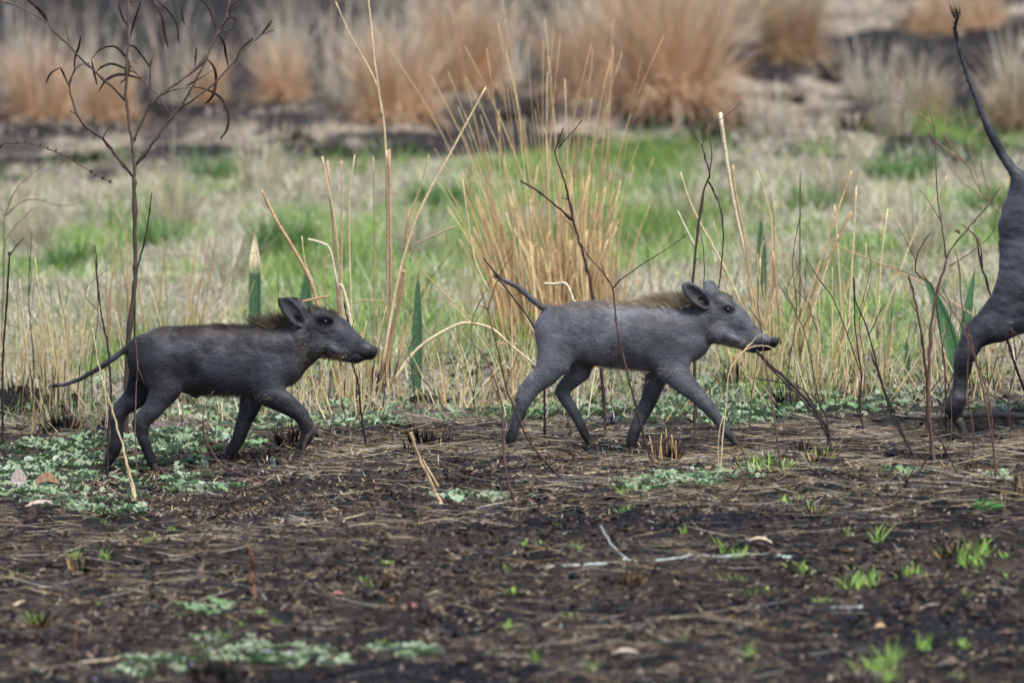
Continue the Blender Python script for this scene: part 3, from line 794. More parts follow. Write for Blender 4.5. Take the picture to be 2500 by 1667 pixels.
def zones(x, y):
    """cover fractions used for the ground colour and for what grows on it"""
    e = y + (fbm(x * 1.3, y * 0.6, 3, 21) - .5) * 2.2
    burnt = 1 - sstep(0.9, 2.3, e)
    backz = sstep(13.5, 16.5, e)
    tmp = (fbm(x * 1.6 / (1 + y * .01), y * .42, 3, 22))
    px_ = 1250 + x * 997 * 32 / (y + 32.0)
    bias = 0.17 * np.exp(-((px_ - 2050) / 500) ** 2) * np.exp(-((y - 9) / 3.5) ** 2) + 0.08 * np.exp(-((px_ - 600) / 350) ** 2) * np.exp(-((y - 7.5) / 3.5) ** 2) + .03 * np.exp(-((px_ - 1100) / 250) ** 2) * np.exp(-((y - 10) / 3) ** 2) - .05 * np.exp(-((px_ - 1550) / 220) ** 2)
    green = sstep(.535, .68, tmp + bias) * (1 - burnt) * (1 - sstep(14.5, 16.5, y))
    bl = fbm(x * 2.6, y * .9, 3, 23)
    dark = sstep(.52, .62, bl) * backz * .8
    dark = np.maximum(dark, sstep(.49, .56, fbm(x * 2.4, y * .8, 3, 24)) * sstep(12.5, 14, y) * (1 - sstep(18, 21, y)) * .9)
    dark = np.maximum(dark, sstep(.50, .57, fbm(x * 1.7, y * .34, 3, 27)) * sstep(14, 16, y) * .95)
    tl = sstep(17.5, 19.5, y) * (1 - sstep(-.9, -.2, x + (bl - .5) * 1.2))
    dark = np.maximum(dark, tl * .95)
    dark = np.maximum(dark, np.exp(-((x - .1) / .75) ** 4) * sstep(20.5, 22.5, y) * .93)
    return burnt, green, dark, backz

b_, g_, d_, k_ = zones(X, Y)
f1 = fbm(X * 3.5, Y * 2.0, 4, 31); f2 = fbm(X * 9, Y * 5, 3, 32)
cb = np.array([.026, .0215, .0185])[None, None] * (0.45 + 1.1 * f1[..., None]) + np.array([.03, .024, .018]) * sstep(.55, .75, f2)[..., None]
blk = sstep(.56, .66, fbm(X * 1.2, Y * .8, 3, 33))[..., None]
blk = np.maximum(blk, sstep(.5, .6, fbm(X * 5, Y * 2.4, 3, 34))[..., None] * .7)
cb = cb * (1 - blk * .8) + np.array([.009, .010, .014]) * blk * .8
cm = np.array([.20, .185, .135]) * (0.6 + .8 * f2[..., None])
cg = np.array([.09, .14, .05]) * (0.6 + .8 * f2[..., None])
cd_ = np.array([.013, .0125, .015]) * (0.5 + f2[..., None])
cback = np.array([.21, .175, .135]) * (0.3 + 1.3 * f2[..., None])
C = cm * (1 - k_[..., None]) + cback * k_[..., None]
C = C * (1 - g_[..., None] * .8) + cg * g_[..., None] * .8
C = C * (1 - d_[..., None]) + cd_ * d_[..., None]
C = C * (1 - b_[..., None]) + cb * b_[..., None]
nx, ny = X.shape
ii = np.arange(nx * ny).reshape(nx, ny)
F = np.stack([ii[:-1, :-1], ii[1:, :-1], ii[1:, 1:], ii[:-1, 1:]], -1).reshape(-1, 4)
obj('ground', np.stack([X, Y, Z], -1).reshape(-1, 3), F, C.reshape(-1, 3), M_GROUND, smooth=True, kind='structure')

def wedge(n, y0, y1, margin=1.08):
    """random ground points inside the view wedge between two depths, denser where nearer"""
    y = y0 + (y1 - y0) * R.rand(n)
    keep = R.rand(n) < (y + 32) / (y1 + 32)
    y = y[keep]
    x = (R.rand(len(y)) * 2 - 1) * (y + 32) * (1250 / FPX) * margin
    return x, y

# ------------------------------------------------------------------ litter on the soil
def litter():
    A = Acc()
    # straw fragments, lying flat in all directions
    x, y = wedge(90000, -7, 4.5)
    dens = fbm(x * 2.2, y * 1.2, 3, 41)
    k = R.rand(len(x)) < (.12 + 1.5 * sstep(.42, .68, dens)); x, y = x[k], y[k]; n = len(x)
    z = hgt(x, y) + R.uniform(.001, .006, n)
    L = np.minimum(R.gamma(1.6, .012, n) + .004, .09)
    col = pick(STRAW + PALE + [(.30, .18, .10), (.22, .14, .10), (.14, .10, .08)], n, .3) * .8
    A.add(*blades(np.stack([x, y, z], 1), R.uniform(0, 6.28, n), R.uniform(1.3, 1.62, n), L, R.uniform(.001, .0028, n), R.uniform(-.25, .25, n), 2, col, taper=4))
    V, F, C = A.get()
    obj('straw_litter', V, F, C, M_LITTER, kind='stuff')
    x, y = wedge(26000, -7, 4.5); n = len(x); A = Acc()
    k = R.rand(n) < (.08 + sstep(.44, .62, fbm(x * 1.6, y * .9, 3, 45))) * (.35 + .65 * sstep(-4, -.5, y)); x, y = x[k], y[k]; n = len(x)
    yw = R.uniform(-.7, .7, n) + math.pi * (R.rand(n) < .5)
    A.add(*blades(np.stack([x, y, hgt(x, y) + .012], 1), yw, R.uniform(1.4, 1.62, n), R.uniform(.03, .14, n), R.gamma(4, .0005, n) + .0006, R.uniform(-.12, .12, n), 3, pick(PALE + STRAW + [(.26, .19, .14), (.06, .045, .04), (.12, .09, .075), (.66, .60, .48)], n, .35) * .9, taper=5, face=yw + 1.57))
    obj('fallen_straws', *A.get(), M_LITTER, kind='stuff')
    # bark and ash flakes
    x, y = wedge(170000, -7, 3.6)
    n = len(x)
    dens = fbm(x * 3.2, y * 1.5, 3, 42); k = R.rand(n) < (.2 + sstep(.4, .65, dens)); x, y = x[k], y[k]; n = len(x)
    z = hgt(x, y) + .002
    c = np.stack([x, y, z], 1)
    a = R.uniform(0, 6.28, n); sz = np.minimum(R.gamma(1.5, .0016, n) + .0009, .009)
    tl = R.uniform(-.6, .6, (n, 2))
    V = np.zeros((n, 4, 3))
    for q in range(4):
        r = sz * R.uniform(.5, 1.3, n) * (1.6 if q % 2 else .8); an = a + q * math.pi / 2
        ox, oy = r * np.cos(an), r * np.sin(an)
        V[:, q] = c + np.stack([ox, oy, ox * tl[:, 0] + oy * tl[:, 1] + .002], 1)
    col = pick([(.05, .04, .034), (.085, .066, .052), (.03, .026, .026), (.15, .115, .085), (.028, .028, .034), (.20, .16, .12), (.10, .055, .04), (.02,.02,.026), (.02,.018,.02)], n, .35)
    obj('bark_flakes', V.reshape(-1, 3), np.arange(n * 4).reshape(n, 4), np.repeat(col, 4, 0), M_LITTER, kind='stuff')
    # crumbs of soil: jittered octahedra
    x, y = wedge(34000, -7, 3.4); n = len(x)
    dens = fbm(x * 2.0, y * 1.0, 3, 43); k = R.rand(n) < (.25 + sstep(.42, .62, dens)); x, y = x[k], y[k]; n = len(x)
    sz = np.minimum(R.gamma(1.5, .0032, n) + .0015, .0125)
    c = np.stack([x, y, hgt(x, y) + sz * .3], 1)
    o = np.array([[1, 0, 0], [0, 1, 0], [-1, 0, 0], [0, -1, 0], [0, 0, 1], [0, 0, -1]], float)
    V = c[:, None] + o[None] * sz[:, None, None] * R.uniform(.6, 1.4, (n, 6, 1)) + R.normal(0, .28, (n, 6, 3)) * sz[:, None, None]
    T = np.array([[0, 1, 4], [1, 2, 4], [2, 3, 4], [3, 0, 4], [1, 0, 5], [2, 1, 5], [3, 2, 5], [0, 3, 5]])
    F = (np.arange(n)[:, None, None] * 6 + T[None]).reshape(-1, 3)
    col = pick([(.045, .036, .031), (.03, .025, .023), (.065, .05, .04), (.018, .018, .022)], n, .3)
    obj('soil_crumbs', V.reshape(-1, 3), F, np.repeat(col, 6, 0), M_LITTER, kind='stuff')
litter()

# ------------------------------------------------------------------ standing and matted grass of the middle ground and beyond
def field_grass():
    A = Acc()
    # matted dry grass
    x, y = wedge(290000, 1.2, 32)
    b, g, d, k = zones(x, y)
    keep = R.rand(len(x)) < np.clip((1 - b) * (1 - g * .55) * (1 - d * .98), 0, 1) * (.35 + .9 * sstep(.4, .6, fbm(x * 3, y * 1.1, 3, 52)))
    x, y = x[keep], y[keep]; n = len(x)
    z = hgt(x, y)
    L = R.uniform(.03, .11, n) * (1 - .55 * sstep(12.5, 15.5, y))
    A.add(*blades(np.stack([x, y, z], 1), R.uniform(0, 6.28, n), R.uniform(.5, 1.55, n), L, R.uniform(.0015, .004, n) * (1 + y / 25), R.uniform(-.3, .9, n), 2,
                  np.where((y + R.normal(0, 2, n) > 14)[:, None], pick([(.60, .52, .41), (.50, .42, .33), (.68, .61, .50), (.38, .31, .25), (.28, .24, .21)], n, .4),
                           pick(PALE + PALE[:2] + STRAW[:1] + [(.62, .60, .50), (.34, .37, .22), (.30, .31, .22)], n, .35) * 1.05)))
    obj('dry_grass_mat', *A.get(), M_BLADE, kind='stuff')
    A = Acc()
    x, y = wedge(7500, 1.3, 8); keep = R.rand(len(x)) < sstep(.42, .62, fbm(x * 2.1, y * .9, 3, 57)) * (1 - sstep(3, 7, y) * .6); x, y = x[keep], y[keep]; n = len(x)
    A.add(*blades(np.stack([x, y, hgt(x, y) - .005], 1), R.uniform(0, 6.28, n), np.abs(R.normal(.25, .45, n)), R.gamma(3, .035, n) + .04, R.uniform(.0014, .003, n), R.normal(.2, .5, n), 4,
                  pick(STRAW + PALE + [(.34, .24, .14), (.10, .075, .06), (.05, .04, .035), (.24, .32, .12), (.2, .28, .1)], n, .3), taper=4))
    obj('straw_tangle', *A.get(), M_BLADE, kind='stuff')
    A = Acc()
    x, y = wedge(140000, 1.4, 17)
    b, g, d, k = zones(x, y)
    keep = R.rand(len(x)) < np.clip(g * 1.1 + .10 * (1 - b) * (1 - k), 0, 1) * (.3 + .9 * sstep(.42, .58, fbm(x * 4, y * 1.6, 3, 53)))
    x, y = x[keep], y[keep]; n = len(x); z = hgt(x, y)
    tall = sstep(.56, .66, fbm(x * 2.2, y * .9, 3, 54))
    L = R.uniform(.025, .075, n) * (1 + 1.2 * tall)
    A.add(*blades(np.stack([x, y, z], 1), R.uniform(0, 6.28, n), R.uniform(0, .8, n), L, R.uniform(.002, .0045, n), R.uniform(0, .9, n), 2,
                  pick(GREEN + FRESH[:1], n, .25) * (1 - .35 * tall[:, None])))
    obj('green_grass', *A.get(), M_BLADE, kind='stuff')
field_grass()

# ------------------------------------------------------------------ traced twigs, stalks and branches
BROWN = (.060, .040, .034); BLACKISH = (.022, .019, .020); REDB = (.115, .050, .038); TAN = (.30, .20, .11); STR = (.56, .44, .26)

def line3(crop, pts, Y, wob=0.004):
    k = 0
    out = []
    for (u, v) in pts:
        p = P(*topx(crop, u, v), Y + k); out.append(p); k += R.normal(0, wob)
    return out

def stem_col(n, c, c2=None, burn=None):
    """colour along a stem: grades to c2, with burnt black bands"""
    t = np.linspace(0, 1, n)[:, None]
    C = np.array(c)[None] * (1 - t) + np.array(c2 if c2 is not None else c)[None] * t
    C = C * (1 + .25 * (R.rand(n, 1) - .5))
    if burn:
        for (a, b) in burn:
            C[(t[:, 0] >= a) & (t[:, 0] <= b)] = np.array(BLACKISH)
    return C

def twig(name, part, cat, label, crop, lines, col, Y=None, col2=None, group=None, sides=6, podcol=(.035, .024, .020), burn=None, flat=1.0, mat=None, sub='side_branch'):
    """lines: first is the main stem listed from its foot upwards: (pts, r0, r1[, kind]); radii in photo px"""
    u, v = lines[0][0][0]
    px, py = topx(crop, u, v)
    hid = Y is not None
    if Y is None: Y = ground_Y(px, py)
    foot = P(px, py, Y); g = float(hgt(foot[0], foot[1]))
    base = np.array([foot[0], Y, g])
    r_ = root(name, base, label, cat, group)
    mpp = (32 + Y) / 32 / 997.0 * (1.25 if name == 'dead_sapling' else .95)
    for q, ln in enumerate(lines):
        pts, r0, r1 = ln[:3]; kind = ln[3] if len(ln) > 3 else (part if q == 0 else sub)
        w3 = line3(crop, pts, Y, 0.006 if q == 0 else 0.012)
        if q == 0:
            if hid and foot[2] > g: w3 = [np.array([foot[0] + (foot[0] - w3[1][0]) * .1, Y, g - .01])] + w3
            else: w3 = [w3[0] + np.array([0, 0, -.012])] + w3
        if kind == 'seed_pod':
            path = catmull(w3, 5); n = len(path); t = np.linspace(0, 1, n)
            rr = (r0 * mpp) * (0.35 + 0.65 * np.sin(np.clip((t - .08) / .9, 0, 1) * math.pi) ** .6)
            V, F = tube(path, rr, 6, .15, .6); C = stem_col(n, podcol)
            ns = 6
        else:
            path = catmull(w3, 5); n = len(path)
            path[1:-1] += R.normal(0, .0006, (n - 2, 3)) * (r0 / 3)
            rad_ = np.interp(np.linspace(0, 1, n), [0, 1], [r0, r1]) * mpp
            if mat is None: rad_[1:-1] *= 1 + (R.rand(n - 2) < .16) * R.uniform(.25, .6, n - 2)
            V, F = tube(path, rad_, sides, .28, flat)
            C = stem_col(n, col, col2, burn if q == 0 else None); ns = sides
        C = np.vstack([np.repeat(C, ns, 0), C[:1], C[-1:]])
        obj(kind, V, F, C, mat or M_BARK, r_, smooth=True)
    return r_

twig('dead_sapling', 'stem', 'dead sapling', 'tall bare burnt sapling with curved dark seed pods rising behind the left piglet', 'A', [
    ([(690, 2150), (700, 1900), (735, 1568), (742, 1400), (738, 1200), (733, 1000), (735, 900), (722, 780), (700, 640), (688, 500), (695, 350), (700, 200), (702, 80), (700, -30)], 5, 2),
    ([(727, 968), (640, 860), (560, 760), (470, 690), (420, 625), (400, 560), (380, 480), (400, 400), (440, 355), (490, 345)], 3, 1.5),
    ([(420, 625), (383, 608)], 1.8, 1.3), ([(560, 765), (585, 710), (612, 672)], 1.5, 1),
    ([(380, 480), (345, 400), (330, 370)], 2.2, 2, 'seed_pod'), ([(330, 370), (280, 400), (250, 455)], 2, 2, 'seed_pod'), ([(408, 390), (410, 320), (430, 260), (442, 200)], 2.4, 2, 'seed_pod'),
    ([(685, 550), (600, 465), (500, 375), (440, 320), (370, 240), (290, 170), (260, 130), (160, 65), (60, 20), (-30, -5)], 2.4, 1.5),
    ([(290, 170), (240, 90), (180, 20), (140, -20)], 2.6, 2, 'seed_pod'), ([(265, 135), (230, 60), (150, 5)], 2.6, 2, 'seed_pod'), ([(372, 225), (365, 170), (355, 120)], 1.5, .8),
    ([(500, 330), (515, 400), (532, 465)], 2.6, 2, 'seed_pod'),
    ([(500, 325), (550, 270), (620, 255), (670, 290), (705, 350), (695, 420), (655, 458)], 2.5, 2, 'seed_pod'),
    ([(522, 400), (560, 365), (610, 350), (660, 365), (740, 400)], 2.6, 2, 'seed_pod'), ([(540, 500), (580, 440), (640, 410), (700, 412), (770, 432)], 3.0, 2, 'seed_pod'),
    ([(690, 245), (740, 260), (780, 310), (820, 370)], 2.6, 2, 'seed_pod'),
    ([(725, 780), (770, 680), (820, 580), (880, 520), (960, 460), (1050, 395), (1110, 320), (1150, 270), (1185, 180), (1230, 110), (1260, -10)], 2.8, 1.5),
    ([(820, 580), (822, 480), (822, 380), (838, 295)], 1.8, 1.3), ([(824, 380), (820, 335)], 2.4, 2, 'seed_pod'),
    ([(740, 905), (830, 790), (900, 690), (990, 580), (1040, 500), (1090, 400), (1130, 320), (1160, 240), (1200, 170)], 3, 1.5),
    ([(985, 590), (1060, 545), (1180, 450), (1250, 370), (1330, 280), (1400, 215), (1440, 185), (1500, 165)], 2, 1.2),
    ([(1430, 190), (1460, 150), (1488, 112)], 2.4, 2, 'seed_pod'), ([(1285, 345), (1320, 270), (1385, 210)], 3, 2, 'seed_pod'),
    ([(880, 522), (960, 490), (1050, 475)], 1.5, 1.2), ([(1050, 475), (1130, 490), (1200, 530), (1240, 590), (1250, 650), (1240, 710), (1205, 762)], 3.2, 2, 'seed_pod'),
    ([(700, 345), (760, 420), (860, 520), (935, 630)], 1.2, .8), ([(1020, 470), (1100, 425), (1160, 385)], 1.4, .8),
    ([(1130, 320), (1170, 370), (1182, 440), (1165, 520), (1125, 567)], 3.2, 2, 'seed_pod'), ([(1135, 318), (1095, 360), (1050, 400)], 2.4, 2, 'seed_pod'),
    ([(1195, 185), (1225, 240), (1235, 300), (1248, 365)], 2.6, 2, 'seed_pod'), ([(1185, 175), (1165, 110), (1140, 40), (1095, -5)], 2.4, 2, 'seed_pod'),
    ([(1200, 180), (1270, 160), (1285, 105), (1250, 100), (1215, 150)], 1.8, 1.5, 'seed_pod'), ([(1255, 100), (1265, 35), (1300, 5), (1340, -5)], 2.4, 2, 'seed_pod'),
    ([(1065, 365), (1070, 310), (1075, 262)], 2.2, 2, 'seed_pod'),
    ([(712, 200), (740, 100), (775, -5)], 2.4, 2, 'seed_pod'), ([(700, 155), (660, 70), (645, -5)], 2, 2, 'seed_pod'),
    ([(820, -5), (880, 80), (900, 180), (918, 260)], 2.5, 2, 'seed_pod'), ([(850, -5), (930, 70), (970, 140), (978, 235)], 2.5, 2, 'seed_pod'), ([(985, -5), (995, 70), (1010, 140)], 2.2, 2, 'seed_pod'),
    ([(700, 20), (780, -8), (860, -12), (1000, -12)], 1.5, 1)],
    (.060, .042, .036), Y=1.1, col2=(.13, .09, .07))
twig('charred_twig', 'stem', 'stem', 'thin black stem leaning against the tall sapling just behind the left piglet', 'A',
     [([(735, 1700), (748, 1500), (790, 1320), (815, 1180), (830, 1055)], 2.6, 1.4)], BLACKISH, Y=1.15)
twig('arching_twig', 'stem', 'stem', 'thin dry stem arching in from the left edge, dotted with small buds', 'A',
     [([(-160, 2200), (-150, 1600), (-100, 1050), (0, 805), (60, 785), (130, 782), (200, 795), (300, 830), (400, 880), (500, 945), (620, 1003)], 2.4, .8)] +
     [([(u, v), (u + R.uniform(-6, 6), v - 9), (u + 6, v - 14)], 2.6, 1.2, 'bud') for (u, v) in [(5, 806), (95, 785), (135, 784), (175, 792), (215, 800), (262, 818), (300, 832), (332, 848), (372, 866), (405, 884), (500, 945), (522, 962), (560, 980), (600, 998)]],
     (.075, .050, .042), Y=0.8)
twig('thin_dead_shrub', 'stem', 'dead shrub', 'blurred wispy bare shrub by the left edge below the arching stem', 'A',
     [([(10, 2050), (18, 1568), (22, 1300), (28, 1180), (80, 1050), (140, 980), (280, 870)], 3, .8), ([(28, 1180), (110, 1110), (200, 1090), (300, 1120), (400, 1120), (480, 1090)], 1.6, .7), ([(28, 1190), (0, 1130), (-40, 1040)], 2, 1), ([(25, 1320), (90, 1230), (190, 1130)], 1.4, .7)],
     (.17, .12, .085), Y=3.4)
twig('charred_twig', 'stem', 'stem', 'dark forked stem with a raised side shoot near the left edge', 'A',
     [([(15, 2000), (30, 1750), (42, 1560), (50, 1400), (47, 1378)], 2.8, 2), ([(50, 1400), (90, 1345), (130, 1302)], 1.8, 1.2)], BLACKISH, Y=0.9)
twig('charred_twig', 'stem', 'stem', 'dark knobbly twig standing just left of the left piglet rump', 'P1',
     [([(478, 1030), (492, 850), (500, 700), (490, 560), (480, 440), (450, 290), (430, 180), (412, 0), (408, -120), (395, -210)], 3.6, 1.2), ([(420, 40), (404, -60), (402, -110)], 1.4, .9)], (.035, .022, .022), Y=-0.1 + 0.0)
twig('thin_red_twig', 'stem', 'stem', 'thin red brown stem crossing in front of the left piglet haunch', 'P1',
     [([(668, 1280), (660, 1100), (653, 900), (660, 700), (668, 560), (655, 390)], 2.1, 1.4), ([(668, 560), (700, 640), (712, 690)], 1, .7)], (.13, .075, .06))
twig('straw_stalk', 'stalk', 'straw stalk', 'long pale straw slanting in front of the left piglet hind hooves', 'P1',
     [([(655, 1420), (640, 1330), (600, 1180), (570, 1050), (500, 820), (450, 680), (410, 500), (380, 315)], 4.2, 1.3), ([(648, 1400), (610, 1250), (575, 1090)], 2.2, 1.5)], STR, mat=M_STALK)
twig('curved_twig', 'stem', 'twig', 'bowed brown twig bending to the soil under the left piglet belly', 'P1',
     [([(1480, 1305), (1380, 1262), (1270, 1220), (1200, 1180), (1150, 1110), (1100, 1010), (1086, 930), (1092, 850), (1120, 770), (1155, 715)], 2.6, 1.2)], (.10, .055, .045))
twig('charred_twig', 'stem', 'stem', 'thin black stick standing on burnt soil below the left piglet snout', 'P1',
     [([(2140, 1092), (2120, 1030), (2100, 900), (2085, 760), (2078, 660), (2050, 580), (2030, 500), (2020, 350), (2000, 230), (1988, 150)], 3.2, 1.6), ([(2025, 400), (2035, 330), (2050, 262)], 1.5, 1)], BLACKISH)
twig('brown_twig', 'stem', 'twig', 'out of focus brown twig in the foreground rising to the left piglet lifted hoof', 'E',
     [([(1735, 925), (1732, 820), (1742, 700), (1775, 560), (1805, 430), (1835, 290), (1870, 170), (1900, 60), (1965, -30), (1990, -60)], 3.6, 2.4), ([(1800, 460), (1810, 380)], 2, 1)], (.075, .05, .042))
twig('short_stub', 'stem', 'stub', 'blurred pinkish brown stub of a stem in the left foreground', 'E', [([(1228, 945), (1250, 860), (1268, 770), (1288, 690)], 8, 3.5)], (.17, .12, .10))
twig('rusty_stub', 'stem', 'stub', 'blurred rusty orange broken stub in the left foreground', 'E', [([(1580, 1050), (1568, 960), (1555, 920), (1572, 850), (1560, 780), (1530, 710)], 9, 5)], (.15, .075, .045))
twig('rusty_stub', 'stem', 'stub', 'small thin rusty stub near the bottom left corner', 'E', [([(468, 1395), (466, 1300), (478, 1180)], 4, 2)], (.14, .07, .04))

# around the right piglet
twig('charred_twig', 'stem', 'twig', 'dark forked twig rising above the middle of the right piglet back', 'B',
     [([(1520, 1960), (1490, 1600), (1465, 1420), (1440, 1290), (1400, 1160), (1370, 1050), (1350, 940), (1320, 840), (1285, 730), (1305, 660), (1325, 610)], 4.6, 1.2),
      ([(1298, 710), (1350, 650), (1380, 620), (1415, 572)], 1.6, .9), ([(1303, 668), (1299, 640)], 1.4, 1), ([(1370, 1055), (1270, 970), (1180, 900), (1118, 868)], 3, 2.2), ([(1126, 872), (1130, 858)], 1.4, 1), ([(1355, 958), (1315, 946)], 2, 1.2)],
     (.050, .030, .028), Y=0.75)
twig('red_twig', 'stem', 'twig', 'long red brown forked twig crossing in front of the right piglet flank', 'P2',
     [([(1325, 1530), (1275, 1420), (1235, 1290), (1200, 1150), (1160, 1000), (1120, 850), (1090, 720), (1060, 600), (1035, 440), (1015, 250), (960, 150), (900, 80), (830, 0), (800, -60), (760, -110), (720, -200), (640, -280)], 3.6, 1.0),
      ([(1015, 250), (1080, 180), (1150, 130), (1250, 60), (1350, 0), (1480, -90), (1560, -150)], 2.2, .9), ([(985, 200), (950, 120), (935, 60)], 1.4, .8)],
     (.030, .022, .024), col2=(.13, .065, .05))
twig('red_twig', 'stem', 'twig', 'dark red twig leaning before the right piglet hind leg up to its tail tuft', 'P2',
     [([(660, 1625), (590, 1550), (510, 1460), (440, 1380), (380, 1270), (330, 1160), (270, 1000), (235, 880), (205, 740), (180, 640), (150, 520), (125, 400), (160, 270), (190, 190), (240, 90), (300, 0)], 3.5, 1.1),
      ([(125, 400), (95, 385), (62, 370)], 1.6, 1), ([(450, 1385), (400, 1378)], 2, 1.4)], (.028, .020, .022), col2=(.16, .065, .05))
twig('red_twig', 'stem', 'twig', 'upright reddish twig footed on open soil left of the right piglet hind hoof', 'P2',
     [([(338, 1864), (310, 1760), (262, 1600), (238, 1450), (232, 1300), (215, 1060), (170, 900), (130, 800), (60, 700), (-40, 560)], 4.0, 1.2), ([(205, 1010), (160, 960), (150, 880)], 1.8, 1.0), ([(240, 960), (300, 820), (340, 700), (390, 620)], 1.3, .8)], (.11, .058, .048))
twig('black_stick', 'stem', 'stick', 'straight black stick slanting behind the right piglet raised tail', 'P2', [([(520, 700), (440, 510), (330, 350), (200, 180), (90, 25)], 2.6, 1.8)], BLACKISH, Y=0.5)
twig('bent_straw', 'stalk', 'straw', 'thick whitish straw bent at a right angle above the right piglet rump', 'P2', [([(760, 460), (730, 325), (715, 280), (690, 222), (660, 208), (600, 214), (525, 208)], 3.6, 3)], (.66, .58, .42), Y=0.9, mat=M_STALK)
twig('charred_twig', 'stem', 'twig', 'knotty forked twig standing behind the right piglet ears', 'C',
     [([(190, 1900), (180, 1500), (180, 1340), (205, 1100), (235, 900), (260, 840), (240, 760), (220, 700), (185, 640), (160, 595)], 4.4, 1.0),
      ([(225, 710), (235, 600), (248, 520)], 1.5, .8), ([(257, 840), (270, 740), (263, 620), (330, 560), (410, 495)], 1.7, .8), ([(256, 870), (285, 930), (312, 1000), (325, 1110), (315, 1280), (303, 1380)], 2.6, 1.6),
      ([(230, 1400), (235, 1300), (228, 1180), (214, 1120)], 1.6, 1), ([(183, 1255), (210, 1235)], 1.5, .8)], (.055, .038, .034), Y=0.85, col2=(.08, .055, .045))
M_EYE.node_tree.nodes['Principled BSDF'].inputs['Roughness'].default_value = .3
twig('leaning_branch', 'branch', 'branch', 'thick charred branch leaning from the right piglet snout down to the soil', 'V',
     [([(1906, 1040), (1903, 1000), (1890, 970), (1850, 915), (1800, 865), (1765, 835), (1738, 805)], 5, 3.8), ([(1903, 1000), (1868, 948), (1815, 890), (1760, 838)], 3.4, 2.0), ([(1904, 1010), (1898, 960), (1872, 915), (1850, 900)], 2.4, 1.6), ([(1890, 975), (1850, 900), (1800, 880), (1735, 868)], 2.6, 1.6)], (.036, .028, .028))
twig('thin_red_twig', 'stem', 'stem', 'slender purple brown stem standing in front of the right piglet muzzle', 'P2',
     [([(2228, 1570), (2205, 1400), (2190, 1250), (2165, 1100), (2140, 930), (2110, 780), (2092, 640), (2080, 520), (2055, 340)], 2.8, 1.3), ([(2085, 510), (2040, 450), (1990, 375)], 1.6, 1)], (.10, .065, .06))
twig('straw_stalk', 'stalk', 'straw stalk', 'upright thin straw with a bent tip crossing the right piglet lips', 'P2',
     [([(1790, 1570), (1805, 1350), (1825, 1120), (1850, 860), (1905, 760), (1960, 690), (2010, 640), (2060, 590), (2130, 562)], 1.8, 1.3), ([(1900, 770), (1960, 695), (2050, 660), (2130, 662), (2185, 685)], 1.6, 1.1), ([(1775, 1560), (1778, 1300), (1812, 1160)], 1.4, 1)], STR, mat=M_STALK)
twig('curved_twig', 'stem', 'twig', 'bowed dark twig hooking down beside the right piglet front hoof', 'V',
     [([(1650, 1166), (1690, 1130), (1712, 1095), (1715, 1060), (1705, 1035), (1690, 1010)], 2.8, 1.5), ([(1712, 1090), (1690, 1060), (1688, 1040)], 1.6, 1)], (.075, .038, .034))

# right-hand thicket
twig('red_twig', 'stem', 'twig', 'tallest thick reddish twig in the thicket before the grown warthog', 'M',
     [([(180, 1540), (165, 1430), (160, 1250), (170, 1080), (190, 960), (215, 880), (240, 820), (300, 750), (350, 690), (400, 620)], 5, 1.5), ([(218, 860), (205, 760), (190, 660), (184, 560), (180, 440), (152, 335)], 2.2, .8), ([(200, 735), (160, 670), (126, 628)], 1.2, .8), ([(262, 772), (250, 768)], 4.5, 3, 'gall'), ([(230, 885), (300, 840), (360, 790), (385, 745)], 1.5, .8)],
     (.115, .06, .047), col2=(.14, .085, .065))
twig('red_twig', 'stem', 'twig', 'dark red twig slanting behind the grown warthog hind leg', 'M', [([(520, 1400), (477, 1300), (420, 1130), (370, 990), (335, 880), (320, 795)], 4.0, 2.4), ([(340, 890), (325, 800), (270, 745)], 1.8, 1.2)], (.07, .03, .03), Y=0.95)
twig('red_twig', 'stem', 'twig', 'thin reddish twig bending before the grown warthog lower leg', 'M', [([(385, 1600), (375, 1480), (350, 1340), (325, 1230), (300, 1130), (270, 1010), (262, 900), (250, 830)], 3.0, 1.2), ([(300, 1130), (235, 1030), (160, 940), (20, 885)], 1.3, .9), ([(292, 1110), (290, 1300), (310, 1450), (300, 1560)], 2, 1.4)], (.095, .055, .046))
twig('dark_twig', 'stem', 'twig', 'dark red upright twig left of the tallest reddish twig', 'M', [([(155, 1290), (145, 1180), (130, 1080), (108, 975), (94, 915)], 3.8, 2.2), ([(122, 1040), (95, 1000)], 1.4, .9)], (.075, .030, .030), Y=0.8)
twig('dark_twig', 'stem', 'twig', 'black twig leaning left to right on the soil under the thicket', 'M', [([(120, 1540), (90, 1480), (40, 1390), (10, 1300), (-30, 1180)], 3.2, 1.8)], BLACKISH)
twig('dark_twig', 'stem', 'twig', 'curved dark twig with a crooked tip among the green sword leaves', 'M', [([(215, 1250), (200, 1120), (175, 960), (130, 920), (115, 890), (130, 830), (165, 775)], 2.0, 1.4), ([(118, 870), (80, 790), (50, 740)], 1, .7)], (.06, .035, .033), Y=0.7)
twig('black_stick', 'stem', 'stick', 'long black stick leaning in the gap between right piglet and thicket', 'V', [([(2088, 1030), (2065, 975), (2030, 890), (1990, 750), (1965, 690), (1960, 635)], 2.6, 1.5), ([(1996, 770), (2020, 720), (2030, 700)], 1.3, .9)], BLACKISH)
twig('black_stick', 'stem', 'stick', 'crooked dark stick right of the leaning charred branch', 'V', [([(1985, 1000), (1975, 930), (1978, 860), (1965, 760), (1962, 640)], 2.6, 1.6), ([(1975, 850), (1920, 700), (1880, 640), (1850, 590)], 1.5, .9)], (.035, .022, .022))
twig('dark_twig', 'stem', 'twig', 'dark crossed twig low in the thicket right of the tallest reddish twig', 'V', [([(2205, 1100), (2185, 1060), (2160, 1010), (2140, 985)], 2.8, 1.8)], (.04, .026, .026))
